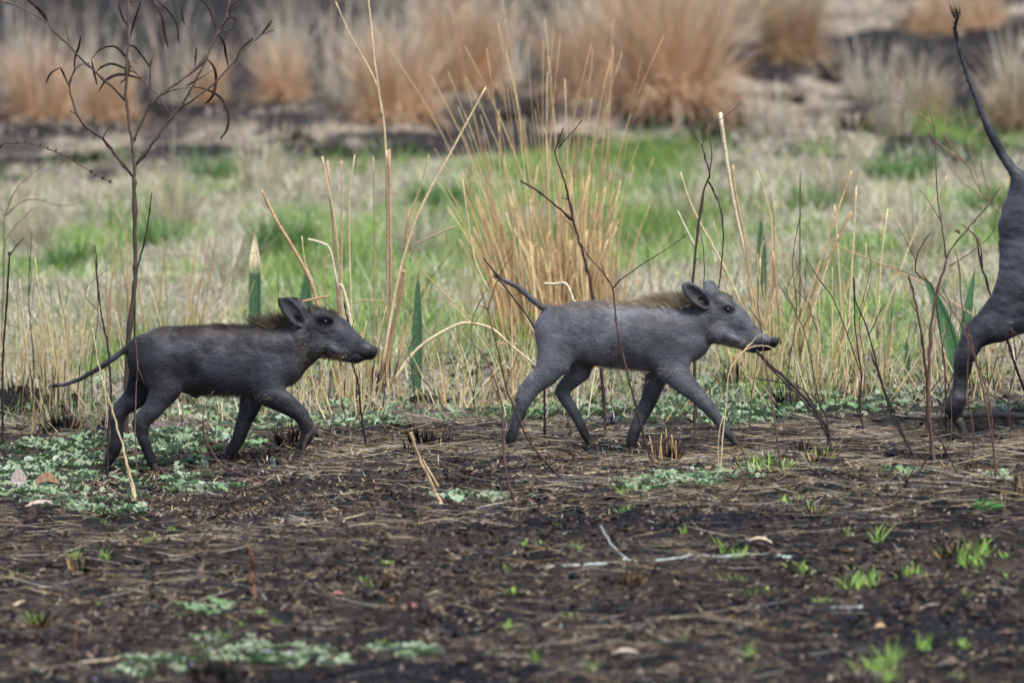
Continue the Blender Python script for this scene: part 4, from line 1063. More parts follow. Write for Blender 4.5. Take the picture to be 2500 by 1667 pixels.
twig('dark_twig', 'stem', 'twig', 'short dark curved twig touching soil left of the thicket foot', 'V', [([(2100, 1098), (2125, 1060), (2138, 1030), (2137, 990), (2130, 955)], 2.6, 1.5)], (.05, .03, .028))
twig('thin_red_twig', 'stem', 'stem', 'thin red stem rising at the far right edge below the rump', 'V', [([(2292, 1084), (2280, 1020), (2278, 960), (2262, 880), (2230, 800), (2205, 740)], 2.2, 1.3)], (.12, .055, .045))
twig('wispy_shrub', 'stem', 'shrub', 'blurred fine branched bare shrub behind the raised tail of the grown warthog', 'C',
     [([(1690, 1300), (1660, 1050), (1560, 920), (1490, 790), (1400, 680), (1310, 580), (1200, 510), (1090, 460)], 2.4, .8)] +
     [([(a, b), (c, d), (e, f)], 1.5, .7) for (a, b, c, d, e, f) in [(1560, 920), (1450, 740), (1360, 600)][0:0] or
      [(1560, 920, 1500, 700, 1460, 500), (1490, 790, 1300, 620, 1180, 340), (1400, 680, 1380, 560, 1340, 430), (1600, 960, 1480, 880, 1380, 760), (1640, 1010, 1700, 850, 1640, 690), (1490, 790, 1380, 640, 1280, 480), (1620, 980, 1560, 780, 1600, 640), (1660, 1050, 1720, 900, 1760, 700)]],
     (.24, .15, .09), Y=3.6)

for (lab, pts, r_, cc) in [('thin bare twig right of the right piglet snout', [(1920, 1010), (1925, 900), (1945, 760), (1935, 640), (1955, 520)], 1.7, (.06, .04, .035)),
        ('thin bare twig leaning left in front of the crossed tan stalks', [(2010, 1050), (1990, 930), (1960, 800), (1900, 690)], 1.8, (.05, .03, .03)),
        ('thin grey twig just left of the thicket', [(2100, 1020), (2112, 900), (2098, 780), (2125, 660), (2118, 600)], 1.7, (.13, .09, .07)),
        ('thin dark twig at the foot of the tallest reddish twig, leaning right', [(2290, 1050), (2310, 960), (2345, 860), (2352, 760)], 1.8, (.06, .035, .03)),
        ('fine reddish twig between the thicket and the grown warthog leg', [(2320, 1100), (2322, 980), (2300, 860), (2322, 760), (2300, 700)], 1.6, (.12, .06, .05)),
        ('thin dark twig under the rump at the far right edge', [(2470, 1080), (2462, 980), (2480, 880), (2470, 800)], 2.0, (.07, .035, .03)),
        ('thin dark twig before the straws between the piglets', [(1090, 1010), (1060, 960), (1010, 900), (985, 870)], 2.0, (.04, .03, .03)),
        ('fine forked twig left of the right piglet hind leg', [(1150, 1000), (1165, 900), (1150, 800), (1190, 700), (1250, 600)], 1.6, (.09, .055, .045)),
        ('thin black stalk left of the sapling', [(230, 1020), (222, 900), (240, 760), (228, 600)], 1.8, (.05, .035, .03)),
        ('second thin black stalk at the far left', [(75, 1010), (82, 880), (70, 720), (78, 560)], 1.8, (.04, .03, .03)),
        ('thin dark stalk behind the left piglet chin', [(800, 980), (812, 900), (822, 820), (812, 740)], 1.6, (.05, .035, .03)),
        ('fine twig before the leaning charred branch', [(1830, 1060), (1835, 960), (1850, 860), (1838, 780)], 1.5, (.09, .06, .05))]:
    k_ = len(pts) // 2
    u_, v_ = pts[k_]
    twig('bare_twig', 'stem', 'twig', lab, 'px', [(pts, r_, r_ * .5), ([(u_, v_), (u_ + R.uniform(-35, 35), v_ - 50), (u_ + R.uniform(-60, 60), v_ - 110)], r_ * .6, r_ * .4)], cc)

# fallen wood and straw
def log(name, cat, label, crop, pts, r0, r1, col, lift=1.0, mat=None, part=None, flat=1.0, sides=8):
    ps = []
    for (u, v) in pts:
        g = ground_pt(*topx(crop, u, v)); ps.append(g)
    ps = np.array(ps); mpp = (32 + ps[:, 1].mean()) / 32 / 997
    q = ps + np.array([0, 0, .5 * mpp * (r0 + r1) / 2])
    path = catmull(q, 6); path[:, 2] = np.maximum(path[:, 2], hgt(path[:, 0], path[:, 1]) + .4 * mpp * min(r0, r1))
    V, F = tube(path, np.array([r0, (r0 + r1) / 2, r1]) * mpp, sides, .3, flat)
    n = len(path); C = stem_col(n, col); C = np.vstack([np.repeat(C, sides, 0), C[:1], C[-1:]])
    o = obj(name, V, F, C, mat or M_BARK, None, origin=path[0], smooth=True)
    return tag(o, label, cat)

log('charred_log', 'log', 'short charred log lying just left of the right piglet hind hoof', 'V', [(1045, 992), (1075, 993), (1105, 1000), (1150, 1006)], 12, 8, (.035, .030, .028))
log('grey_log', 'log', 'grey weathered log half burnt behind the grown warthog hoof', 'V', [(2062, 958), (2130, 962), (2200, 958), (2280, 960), (2370, 958)], 11, 9, (.13, .115, .10))
log('charred_log', 'log', 'burnt broken wood chunk beside the grown warthog hind leg', 'V', [(2142, 868), (2165, 872), (2185, 892), (2210, 915)], 12, 7, (.05, .043, .04))
log('burnt_stick', 'stick', 'long burnt black stick lying on soil below the right piglet', 'F', [(1050, 360), (1150, 350), (1280, 345), (1400, 335), (1520, 300), (1620, 285), (1760, 288), (1935, 285)], 4, 4, (.020, .017, .018))
log('straw_length', 'straw', 'long yellow straw lying on the burnt black stick', 'F', [(1250, 326), (1400, 312), (1520, 284), (1650, 270), (1850, 252), (2055, 236)], 2.4, 1.8, STR, mat=M_STALK)
log('burnt_stick', 'stick', 'short black stick below the gap between the piglets', 'F', [(455, 325), (520, 290), (600, 262)], 4.5, 2.5, (.02, .017, .018))
log('straw_length', 'straw', 'straw crossing the soil right of the long burnt stick', 'F', [(2180, 236), (2290, 240), (2400, 236)], 2.6, 2, STR, mat=M_STALK)
log('leafless_vine', 'vine', 'tangled brown straw strand lying under the right thicket', 'G', [(930, 190), (1100, 240), (1250, 250), (1400, 225), (1560, 245), (1800, 262), (2040, 262)], 2.6, 1.8, (.36, .24, .15), mat=M_STALK)
log('leafless_vine', 'vine', 'thin reddish strand lying below the thicket foot', 'G', [(1180, 270), (1300, 240), (1450, 215), (1560, 290)], 2, 1.5, (.22, .12, .08), mat=M_STALK)
log('burnt_stick', 'stick', 'brown stick lying at the right edge below the bright green herb', 'G', [(1715, 512), (1770, 530), (1820, 546), (1920, 550), (2060, 546)], 4, 4, (.12, .08, .065))
log('burnt_stick', 'stick', 'thin brown stick between the thicket and the lower right sprouts', 'G', [(1340, 330), (1440, 345), (1500, 362), (1560, 400)], 3.5, 2.5, (.09, .06, .055))
log('woolly_runner', 'runner', 'long pale woolly runner lying across the foreground soil', 'F', [(1340, 855), (1500, 850), (1620, 842), (1750, 834), (1900, 825), (2050, 820), (2180, 800), (2287, 790), (2440, 792), (2600, 790), (2850, 788), (2890, 776)], 4.2, 5, (.40, .46, .42), mat=M_FUZZ)
twig('woolly_runner', 'stem', 'runner', 'grey woolly shoot slanting up from the long pale runner', 'F', [([(1900, 824), (1830, 780), (1770, 720), (1730, 660), (1690, 590)], 3.4, 2.6), ([(1765, 715), (1735, 740)], 2.5, 1.5, 'leaf')], (.33, .37, .36), mat=M_FUZZ)
log('woolly_runner', 'runner', 'short whitish piece of runner in the lower right foreground', 'G', [(835, 1112), (920, 1112), (1000, 1108), (1080, 1095), (1150, 1075), (1220, 1055), (1280, 1030)], 5, 4, (.42, .48, .46), mat=M_FUZZ)
log('bark_chip', 'bark chip', 'pale tan bark chip in the lower right foreground', 'G', [(1275, 1130), (1340, 1122), (1400, 1112), (1450, 1092), (1500, 1085)], 6, 3, (.42, .34, .27), flat=.4, mat=M_STALK)
log('straw_length', 'straw', 'blurred tan straw lying near the left edge of the foreground', 'E', [(-20, 1115), (60, 1100), (150, 1070), (250, 1050)], 6, 3, (.45, .35, .22), mat=M_STALK)
log('straw_length', 'straw', 'blurred straw lying near the bottom left above the flowers', 'E', [(490, 1452), (600, 1450), (700, 1440), (760, 1422), (830, 1412)], 5, 3, (.40, .32, .22), mat=M_STALK)
log('straw_length', 'straw', 'blurred slanted straw in the bottom centre of the foreground', 'F', [(880, 1190), (980, 1140), (1080, 1105), (1160, 1090)], 3.6, 2.6, (.36, .28, .20), mat=M_STALK)
log('curved_twig', 'twig', 'blurred wavy grey twig lying along the bottom of the picture', 'F', [(1100, 1345), (1250, 1340), (1400, 1328), (1550, 1308), (1700, 1290), (1800, 1255), (1880, 1240), (1970, 1255), (2110, 1312)], 3.2, 2.2, (.28, .24, .20))
log('woody_runner', 'vine', 'woody brown runner curling over the leaf mat at lower left', 'E', [(150, 290), (260, 255), (400, 275), (520, 290), (620, 330), (700, 380), (790, 430)], 4, 2.6, (.22, .16, .13), sides=6)
log('woody_runner', 'vine', 'thin tan strand curling down from the woody runner', 'E', [(510, 280), (520, 380), (545, 440), (640, 400), (660, 460)], 2.2, 1.6, (.34, .25, .17), sides=6)
twig('straw_stalk', 'stalk', 'straw stalk', 'pair of pale broken straws standing between the two piglets', 'F', [([(700, 450), (660, 370), (620, 280), (570, 180), (540, 90), (515, 15)], 4.2, 4), ([(690, 350), (640, 270), (590, 180)], 3, 1.4, 'stalk'), ([(710, 470), (665, 400)], 2, 1, 'stalk')], (.50, .36, .20), mat=M_STALK)

# black lumps behind the right piglet belly
def lump(u, v, r, label, col=(.016, .018, .024), cat='lump', name='charcoal_lump', sq=.8):
    px, py = topx('P2', u, v); g = ground_pt(px, py); rr = r / CROPS['P2'][2] / 997 * (32 + g[1]) / 32
    fl = Field(g - rr * 2, g + rr * 2.2, rr / 6)
    for _ in range(7):
        o = R.normal(0, .38, 3) * rr; fl.ell(g + o + [0, 0, rr * .6], np.array([.62, .62, .62 * sq]) * rr * R.uniform(.7, 1.2), None, .25 * rr)
    V, F, N = fl.surface(); V += N * ((fbm(V[:, 0] / rr * 3, V[:, 2] / rr * 3, 2, 3) - .5) * rr * .3)[:, None]
    o = obj(name, V, F, np.array(col), M_STONE, None, origin=g, smooth=True); tag(o, label, cat)
lump(952, 1232, 58, 'larger glossy black lump on soil between the right piglet legs')
lump(1030, 1232, 44, 'smaller bluish black lump right of the larger black lump')
lump(2555, 1575, 38, 'rounded brown clod below the straw topped burnt tuft', col=(.045, .038, .034))
lump(1600, 1165, 30, 'small brown clod behind the right piglet front leg', col=(.12, .065, .04))

# ------------------------------------------------------------------ sword leaves (succulent) standing in the grass
def sword(label, crop, foot, tip, wpx, Y, cut=False, bend=0.0, col=(.05, .105, .05)):
    f0 = P(*topx(crop, *foot), Y); t0 = P(*topx(crop, *tip), Y)
    g = float(hgt(f0[0], Y)); f0[2] = min(f0[2], g - .01) if f0[2] < g else g - .01
    mpp = (32 + Y) / 32 / 997; wd = wpx * mpp
    n = 12; t = np.linspace(0, 1, n)
    up = t0 - f0; L = np.linalg.norm(up); upn = up / L
    side = np.array([upn[2], 0, -upn[0]])
    path = f0 + up * t[:, None] + side * (bend * L * np.sin(t * math.pi))[:, None]
    if cut: wf = np.where(t < .80, 1.0, np.clip(1 - (t - .80) / .20, .04, 1))
    else: wf = np.clip(np.sin((t * .86 + .14) * math.pi) ** .8 * 1.05, .04, 1)
    m = 9; s = np.linspace(-1, 1, m)
    ridge = np.cos(s * math.pi * 3) * .0008
    V = []; C = []
    for face in (-1, 1):
        for i in range(n):
            for j in range(m):
                w_ = wd * .5 * wf[i]
                V.append(path[i] + side * s[j] * w_ + np.array([0, 1, 0]) * ((s[j] ** 2) * -w_ * .45 + face * (.0018 * (1 - s[j] ** 2) + .0006) + ridge[j] * face))
                c = np.array(col) * (1.25 if j % 2 else .8) * (1.15 if abs(s[j]) > .9 else 1)
                if cut:
                    if t[i] > .80: c = np.array([.62, .52, .34])
                    if t[i] > .93: c = np.array([.28, .13, .07])
                elif t[i] > .95: c = np.array([.30, .18, .09])
                C.append(c)
    a = (np.arange(n - 1)[:, None] * m + np.arange(m - 1)[None]).ravel()
    F1 = np.stack([a, a + 1, a + m + 1, a + m], 1); F2 = F1[:, ::-1] + n * m
    edge = []
    for i in range(n - 1):
        for j in (0, m - 1):
            q = i * m + j; edge.append([q, q + m, q + m + n * m, q + n * m])
    o = obj('sword_leaf', np.array(V), np.vstack([F1, F2, np.array(edge)]), np.array(C), M_STALK, None, origin=f0, smooth=True)
    tag(o, label, 'leaf', 'green sword leaves')
sword('green sword leaf with a dried white and brown tip behind the left piglet back', 'A', (1395, 1800), (1393, 1250), 30, 2.5, True)
sword('wide pointed green leaf behind the left piglet ear', 'P1', (1735, 330), (1745, -70), 36, 3.5)
sword('narrow pointed green leaf standing alone between the piglets', 'V', (956, 890), (960, 625), 26, 1.9)
sword('largest green leaf leaning left in the right thicket', 'V', (2205, 840), (2118, 625), 36, 1.7, bend=.06, col=(.06, .14, .06))
sword('smaller upright green leaf right of the leaning leaf in the thicket', 'V', (2212, 800), (2240, 615), 26, 1.9, bend=-.03, col=(.07, .16, .07))
sword('short green leaf low behind the thicket', 'V', (2085, 850), (2082, 775), 16, 2.2)
sword('blurred green leaf tip in the grass above the right piglet head', 'C', (510, 1240), (505, 1030), 26, 5.5)

# ------------------------------------------------------------------ clumps of standing straw
def clump(name, label, foot, n, hpx, spread, fan, Y=None, cols=STRAW, r=2.0, burn=.35, group=None, as_parts=True, footw=14, wpx=(.6, 1.1), lean=0.0, extra=None, cat='grass clump', breaks=.3):
    n = int(n * 1.5)
    """foot in photo px; n stalks between hpx[0] and hpx[1] px tall fanning out by `fan` radians"""
    px, py = foot
    if Y is None: g = ground_pt(px, py)
    else:
        g = P(px, py, Y); g[2] = float(hgt(g[0], g[1]))
    mpp = (32 + g[1]) / 32 / 997
    rt = root(name, g, label, cat, group) if as_parts else None
    A = Acc()
    for i in range(n):
        bx = R.normal(0, footw) * mpp; by = R.normal(0, footw * 1.2) * mpp
        b = g + np.array([bx, by, 0]); b[2] = float(hgt(b[0], b[1])) - .006
        L = R.uniform(*hpx) * mpp; a = lean + bx / (footw * mpp + 1e-9) * fan * .5 + R.normal(0, fan * .45); ay = R.normal(0, fan * .4)
        cv = R.normal(0, .10)
        m = 5; pts = [b]
        for s in range(m):
            aa = a + cv * s / m * 2
            if R.rand() < breaks * .12 and s > 1: a += R.choice([-1, 1]) * R.uniform(.5, 1.4)
            d = np.array([math.sin(aa), math.sin(ay), math.cos(aa) * math.cos(ay)]); pts.append(pts[-1] + d * L / m)
        path = catmull(pts, 2)
        rr = r * R.uniform(*wpx) * mpp
        V, F = tube(path, [rr, rr * .8, rr * .35], 4 if not as_parts else 5, 0)
        V2 = V; q = len(path); ns = 4 if not as_parts else 5
        C = stem_col(q, pick(cols, 1, .25)[0], pick(cols, 1, .25)[0], [(R.uniform(0, .15), R.uniform(.15, .5))] if R.rand() < burn else None)
        if R.rand() < burn * .6: C[-max(1, q // 4):] = BLACKISH
        C = np.vstack([np.repeat(C, ns, 0), C[:1], C[-1:]])
        if as_parts: obj('stalk', V, F, C, M_STALK, rt, smooth=True)
        else: A.add(V, F, C)
    if not as_parts:
        o = obj(name, *A.get(), M_STALK, None, origin=g, smooth=True); tag(o, label, cat, group); return o
    if extra:
        for (crop, pts, r0, r1, cc) in extra:
            w3 = line3(crop, pts, g[1] + R.normal(0, .05), .004); path = catmull(w3, 4)
            V, F = tube(path, np.array([r0, (r0 + r1) / 2, r1]) * mpp, 5, .1)
            C = stem_col(len(path), cc, cc); C = np.vstack([np.repeat(C, 5, 0), C[:1], C[-1:]])
            obj('stalk', V, F, C, M_STALK, rt, smooth=True)
    return rt
GS = 'clumps of standing dry straw'
s_ = STR; t_ = TAN; tn = (.42, .29, .16)
clump('straw_clump', 'tall straw clump with pale crossing blades between the two piglets', (925, 930), 26, (60, 300), 0, .22, Y=2.2, group=GS, r=2.4, burn=.5, footw=26, extra=[
    ('B', [(470, 1850), (495, 1568), (497, 1100), (490, 715)], 5, 4.5, (.40, .26, .16)), ('B', [(475, 1850), (480, 1500), (482, 900), (478, 720)], 3.5, 3, s_),
    ('B', [(480, 1000), (470, 640), (440, 440), (390, 320), (300, 160), (235, 10)], 3, 1.5, s_), ('B', [(455, 560), (440, 430), (415, 250), (400, 80), (388, -20)], 3, 2, s_),
    ('B', [(450, 1800), (520, 1400), (575, 1180), (650, 980), (780, 740), (860, 590), (952, 420)], 4.5, 2, s_), ('B', [(480, 1800), (540, 1400), (590, 1040), (640, 900), (680, 740)], 3, 1.5, tn),
    ('B', [(420, 1800), (420, 1400), (420, 1100), (415, 750)], 2.6, 2, tn), ('B', [(440, 1800), (500, 1500), (550, 1300), (585, 1000)], 4, 3, (.30, .2, .12)), ('B', [(450, 1800), (530, 1500), (565, 1310), (545, 1305)], 4.5, 4, (.33, .22, .13)),
    ('B', [(590, 1245), (620, 1170), (700, 1130), (800, 1085)], 2, 2.5, (.30, .24, .16)), ('B', [(900, 1540), (800, 1450), (680, 1330), (580, 1220)], 2.2, 1.4, tn), ('B', [(320, 1450), (380, 1435), (470, 1440)], 2, 1.5, tn),
    ('B', [(750, 1120), (755, 1150), (745, 1195)], 2, 1, tn)])
clump('straw_clump', 'cut straw clump just right of the left piglet head', (850, 900), 14, (60, 240), 0, .10, Y=2.0, group=GS, r=2.6, burn=.3, footw=14, extra=[
    ('B', [(290, 1800), (270, 1500), (235, 1100), (200, 900), (170, 750)], 3, 2, s_), ('B', [(260, 1750), (262, 1300), (265, 900), (260, 770)], 3, 2.4, (.5, .34, .2)), ('B', [(320, 1780), (310, 1500), (298, 1000), (325, 740)], 3, 1.6, s_),
    ('B', [(255, 1600), (225, 1150), (195, 770)], 3, 2.4, (.45, .28, .18)), ('B', [(250, 1400), (210, 1200), (160, 1160), (100, 1145)], 2, 3, (.62, .56, .42)), ('B', [(190, 1500), (180, 1280), (205, 1220)], 2, 2, tn), ('B', [(320, 1700), (300, 1500), (270, 1380), (250, 1360)], 4, 3, (.6, .5, .35))])
clump('straw_clump', 'slanting tan stalk with a rusty broken crosspiece behind the left piglet ear', (775, 870), 5, (60, 160), 0, .3, Y=1.9, group=GS, r=2, extra=[
    ('A', [(1760, 1750), (1700, 1540), (1600, 1350), (1520, 1220), (1470, 1120), (1430, 1040)], 5, 3, (.46, .29, .16)), ('P1', [(1640, 170), (1750, 140), (1890, 112)], 3.6, 2.8, (.36, .21, .13)), ('A', [(1720, 1560), (1670, 1440), (1650, 1290)], 2, 1.5, s_)])
clump('straw_clump', 'short straws directly behind the right piglet tail', (1255, 930), 16, (80, 330), 0, .3, Y=1.9, group=GS, burn=.2, r=2)
clump('straw_clump', 'loose straws with long arching blade below the right piglet tail', (1130, 930), 22, (50, 200), 0, .55, Y=1.6, group=GS, burn=.2, r=2.0, footw=50, extra=[
    ('V', [(900, 880), (960, 800), (1040, 750), (1080, 742), (1130, 755), (1170, 790)], 4, 3, (.58, .47, .28)), ('V', [(1170, 790), (1230, 840), (1250, 870)], 3, 2, s_), ('B', [(970, 1400), (900, 1240), (860, 1000), (840, 850)], 2.5, 1.6, s_),
    ('V', [(1190, 790), (1120, 795), (1060, 850)], 2, 1.5, tn), ('V', [(1235, 780), (1185, 690), (1130, 640)], 2, 1.5, s_)])
clump('straw_clump', 'straws standing behind the right piglet belly', (1420, 935), 22, (50, 190), 0, .4, Y=1.7, group=GS, r=2, footw=60)
clump('straw_clump', 'fan of straws rising behind the right piglet snout', (1850, 930), 24, (120, 420), 0, .22, Y=2.3, group=GS, r=2.8, burn=.1, footw=40, extra=[
    ('C', [(500, 1700), (440, 1270), (390, 1040), (350, 820), (310, 540)], 4, 5.5, (.58, .48, .32)), ('C', [(540, 1650), (550, 1300), (555, 1050), (485, 815)], 2.5, 2, s_), ('C', [(430, 1500), (330, 1280), (180, 1000), (120, 825)], 3, 2.4, s_),
    ('C', [(560, 1600), (570, 1250), (568, 960)], 3, 2.4, tn), ('C', [(520, 1650), (450, 1300), (430, 1150), (380, 900), (370, 790)], 3, 4, (.42, .3, .16)), ('C', [(190, 1180), (150, 1100), (108, 1010)], 3, 1.6, (.6, .55, .42)), ('C', [(600, 1650), (590, 1480), (560, 1200)], 3, 4, (.4, .24, .14))])
clump('straw_clump', 'crossed tan stalks right of the right piglet snout', (1990, 930), 18, (120, 380), 0, .25, Y=2.2, group=GS, r=2.4, burn=.15, footw=40, extra=[
    ('C', [(640, 1700), (740, 1400), (840, 1100), (900, 930), (940, 820)], 3.5, 2.4, (.5, .34, .18)), ('C', [(900, 1650), (870, 1150), (857, 980)], 3, 2.6, s_), ('C', [(920, 1600), (945, 1200), (962, 890)], 3, 2.4, s_),
    ('C', [(1060, 1600), (1080, 1250), (1112, 1000)], 3.2, 2.4, s_), ('C', [(690, 1700), (780, 1350), (860, 1180), (940, 1010)], 3.5, 2.6, (.42, .27, .14)), ('C', [(690, 1700), (693, 1400), (692, 1100), (694, 820)], 2.2, 1.6, (.10, .08, .06)), ('C', [(780, 1600), (720, 1420), (658, 1185)], 2, 1.2, (.2, .14, .1))])
clump('straw_clump', 'long straight straw leaning right above the thicket', (2110, 940), 14, (100, 300), 0, .35, Y=1.8, group=GS, r=2.2, burn=.2, footw=45, extra=[
    ('C', [(1060, 1620), (1140, 1380), (1250, 1100), (1340, 950), (1398, 840)], 3, 1.8, (.58, .46, .26)), ('C', [(1540, 1520), (1300, 1370), (1100, 1270), (960, 1215), (830, 1160)], 2.2, 1.4, tn)])
clump('straw_clump', 'low straws among the twigs at the right edge', (2390, 950), 22, (60, 260), 0, .4, Y=1.6, group=GS, r=2, cols=STRAW + ORANGE, footw=55)
clump('burnt_straw_clump', 'burnt tipped straws left of the left piglet tail', (150, 1015), 26, (120, 400), 0, .08, group=GS, r=2.0, burn=.9, footw=28)
clump('burnt_straw_clump', 'sparse burnt straws by the left edge of the picture', (40, 990), 14, (100, 330), 0, .2, group=GS, r=2.0, burn=.6, footw=22)
clump('straw_clump', 'thin straws behind the left piglet rump', (420, 940), 16, (90, 330), 0, .3, Y=2.2, group=GS, r=2, burn=.3, footw=60)
clump('straw_clump', 'thin straws behind the left piglet belly and neck', (700, 930), 18, (60, 190), 0, .35, Y=1.9, group=GS, r=1.8, burn=.2, footw=60)
clump('straw_clump', 'blurred brown straws in the green grass left of the sapling', (330, 880), 10, (160, 380), 0, .16, Y=4.4, group=GS, r=3, burn=0, footw=80, cols=[(.36, .24, .13)])
clump('straw_clump', 'straws standing right of the crossed tan stalks', (2050, 950), 14, (60, 260), 0, .4, Y=1.5, group=GS, r=1.8, burn=.3, footw=60)
clump('straw_clump', 'short straws under the left piglet chin', (870, 960), 18, (40, 150), 0, .4, Y=1.4, group=GS, r=2, burn=.35, footw=40)

# the big orange tussock behind the right piglet tail, built stalk by stalk
rt = root('orange_tussock', ground_pt(1370, 838), 'big orange tussock of tall stiff stalks in the centre behind the right piglet', 'grass tussock', None)
g0 = np.array(rt.location)
for i in range(258):
    mpp = (32 + g0[1]) / 32 / 997
    if i % 25 == 0: cu = [-1.7, -1.1, -.5, .1, .6, 1.1, -1.4, -.2, .9, 1.6, 0, 0][i // 25]; ca = R.normal(0, .05); ch = R.uniform(.85, 1.2)
    u = cu + R.normal(0, .3); bx = u * 68 * mpp; b = g0 + np.array([bx, R.normal(0, .09), 0]); b[2] = float(hgt(b[0], b[1])) - .01
    H = R.choice([R.uniform(120, 300), R.uniform(250, 480), R.uniform(450, 820)], p=[.34, .44, .22]) * mpp
    if i >= 250: H = R.uniform(650, 900) * mpp; u = R.uniform(-1.6, 2.0); b[0] = g0[0] + u * 50 * mpp; ch = 1.0
    H *= ch; a = u * .05 + ca + R.normal(0, .06) - .02; cv = R.normal(0, .05) + u * .035; ay = R.normal(0, .08)
    pts = [b]
    for s in range(4):
        aa = a + cv * s; pts.append(pts[-1] + np.array([math.sin(aa), math.sin(ay), math.cos(aa)]) * H / 4)
    path = catmull(pts, 2); rr = R.uniform(1.8, 4.6) * mpp * (1.0 if H < 450 * mpp else .42)
    V, F = tube(path, [rr, rr * .85, rr * .4], 4); n = len(path)
    C = stem_col(n, pick(ORANGE, 1, .2)[0], pick(ORANGE + STRAW[:1], 1, .2)[0]); C = np.vstack([np.repeat(C, 4, 0), C[:1], C[-1:]])
    obj('stalk', V, F, C, M_STALK, rt, smooth=True)
n = 380
bb = np.stack([R.normal(g0[0], .10, n), R.normal(g0[1], .12, n), np.zeros(n)], 1); bb[:, 2] = hgt(bb[:, 0], bb[:, 1])
obj('leaf_blades', *blades(bb, R.uniform(0, 6.28, n), R.uniform(.05, .6, n), R.uniform(.08, .32, n), .004, R.uniform(.1, 1.3, n), 4, pick(ORANGE + STRAW[:2], n, .25)), M_BLADE, rt, kind='stuff')

# ------------------------------------------------------------------ tussocks far behind
def tussock(label, foot, wpx, hpx, n, cols, lean=0.0, grp='dry orange tussocks in the background', name='dry_tussock', wmul=1.0, cv=(.1, 1.2), ln=(.0, .55)):
    if name == 'dry_tussock': wpx *= 1.3; hpx *= 1.4; n = int(n * 1.5)
    g = ground_pt(*foot); mpp = (32 + g[1]) / 32 / 997
    th = R.uniform(0, 2 * math.pi, n); rad = np.sqrt(R.rand(n)) * wpx * .22 * mpp
    b = np.stack([g[0] + rad * np.cos(th), g[1] + rad * np.sin(th), np.zeros(n)], 1); b[:, 2] = hgt(b[:, 0], b[:, 1]) - .01
    yaw = th + R.normal(0, 1.0, n)
    H = R.uniform(.12, 1.0, n) ** .9 * hpx * mpp * 1.35 * np.where(R.rand(n) < .08, 1.4, 1)
    A = Acc()
    A.add(*blades(b, yaw, R.uniform(ln[0], ln[1], n) + lean, H, R.uniform(.003, .007, n) * wmul, R.uniform(cv[0], cv[1], n), 4, pick(cols, n, .28), taper=2.5))
    if name == 'dry_tussock':     # drooping skirt, and a few stray long stems
        m = n; t2 = R.uniform(0, 6.28, m); r2 = np.sqrt(R.rand(m)) * wpx * .26 * mpp
        b2 = np.stack([g[0] + r2 * np.cos(t2), g[1] + r2 * np.sin(t2), np.zeros(m)], 1); b2[:, 2] = hgt(b2[:, 0], b2[:, 1])
        A.add(*blades(b2, t2 + R.normal(0, .8, m), R.uniform(.1, 1.0, m), R.uniform(.2, .8, m) * hpx * mpp, R.uniform(.003, .007, m), R.uniform(.6, 2.2, m), 4, pick(cols + [(.44, .31, .19)], m, .3), taper=2.5))
        m = n // 7; b3 = b[R.randint(0, n, m)]
        A.add(*blades(b3, R.uniform(0, 6.28, m), R.uniform(0, .5, m), R.uniform(.9, 2.0, m) * hpx * mpp, R.uniform(.004, .008, m), R.uniform(-.3, .9, m), 4, pick(PALE, m, .2), taper=2.5))
    o = obj(name, *A.get(), M_BLADE, None, origin=g); return tag(o, label, 'grass tussock', grp)
OR2 = [(.70, .49, .32), (.78, .59, .42), (.56, .37, .22), (.78, .64, .50), (.64, .43, .26)]
K_ = dict(ln=(0, .38), cv=(.0, .9))
tussock('rusty tussock at the upper left edge, behind the arching stem', (95, 285), 190, 120, 500, OR2, **K_)
tussock('low brown tussock behind the sapling trunk', (262, 300), 150, 110, 350, OR2, **K_)
tussock('small round rusty tussock with tall pale stalks right of the sapling', (690, 245), 140, 100, 380, OR2, **K_)
tussock('wide rusty tussock above the gap between the piglets', (965, 292), 230, 150, 700, OR2, **K_)
tussock('taller pink orange tussock at the top centre', (1135, 222), 200, 165, 600, OR2, **K_)
tussock('tussock behind the upper stalks of the big central tussock', (1425, 250), 190, 160, 600, OR2, **K_)
tussock('largest orange tussock at the top right of centre', (1635, 272), 300, 260, 1100, OR2, **K_)
tussock('yellowish orange tussock top right with dark soil below', (1930, 150), 170, 130, 600, [(.50, .38, .24), (.46, .31, .18), (.58, .46, .32)], **K_)
tussock('flat orange tussock at the top near the raised tail', (2340, 70), 330, 70, 700, OR2, **K_)
tussock('small tan tussock left of the raised tail', (2255, 300), 130, 90, 300, [(.52, .41, .28), (.58, .48, .34)], **K_)
tussock('pale tan tussock at the upper right edge', (2485, 315), 130, 130, 300, [(.54, .43, .30), (.48, .39, .27)], **K_)
tussock('tan tussock cut by the top edge above the left piglet', (505, 250), 110, 80, 200, OR2, **K_)
PG = 'pale thin grass clumps on the dark burnt slope'
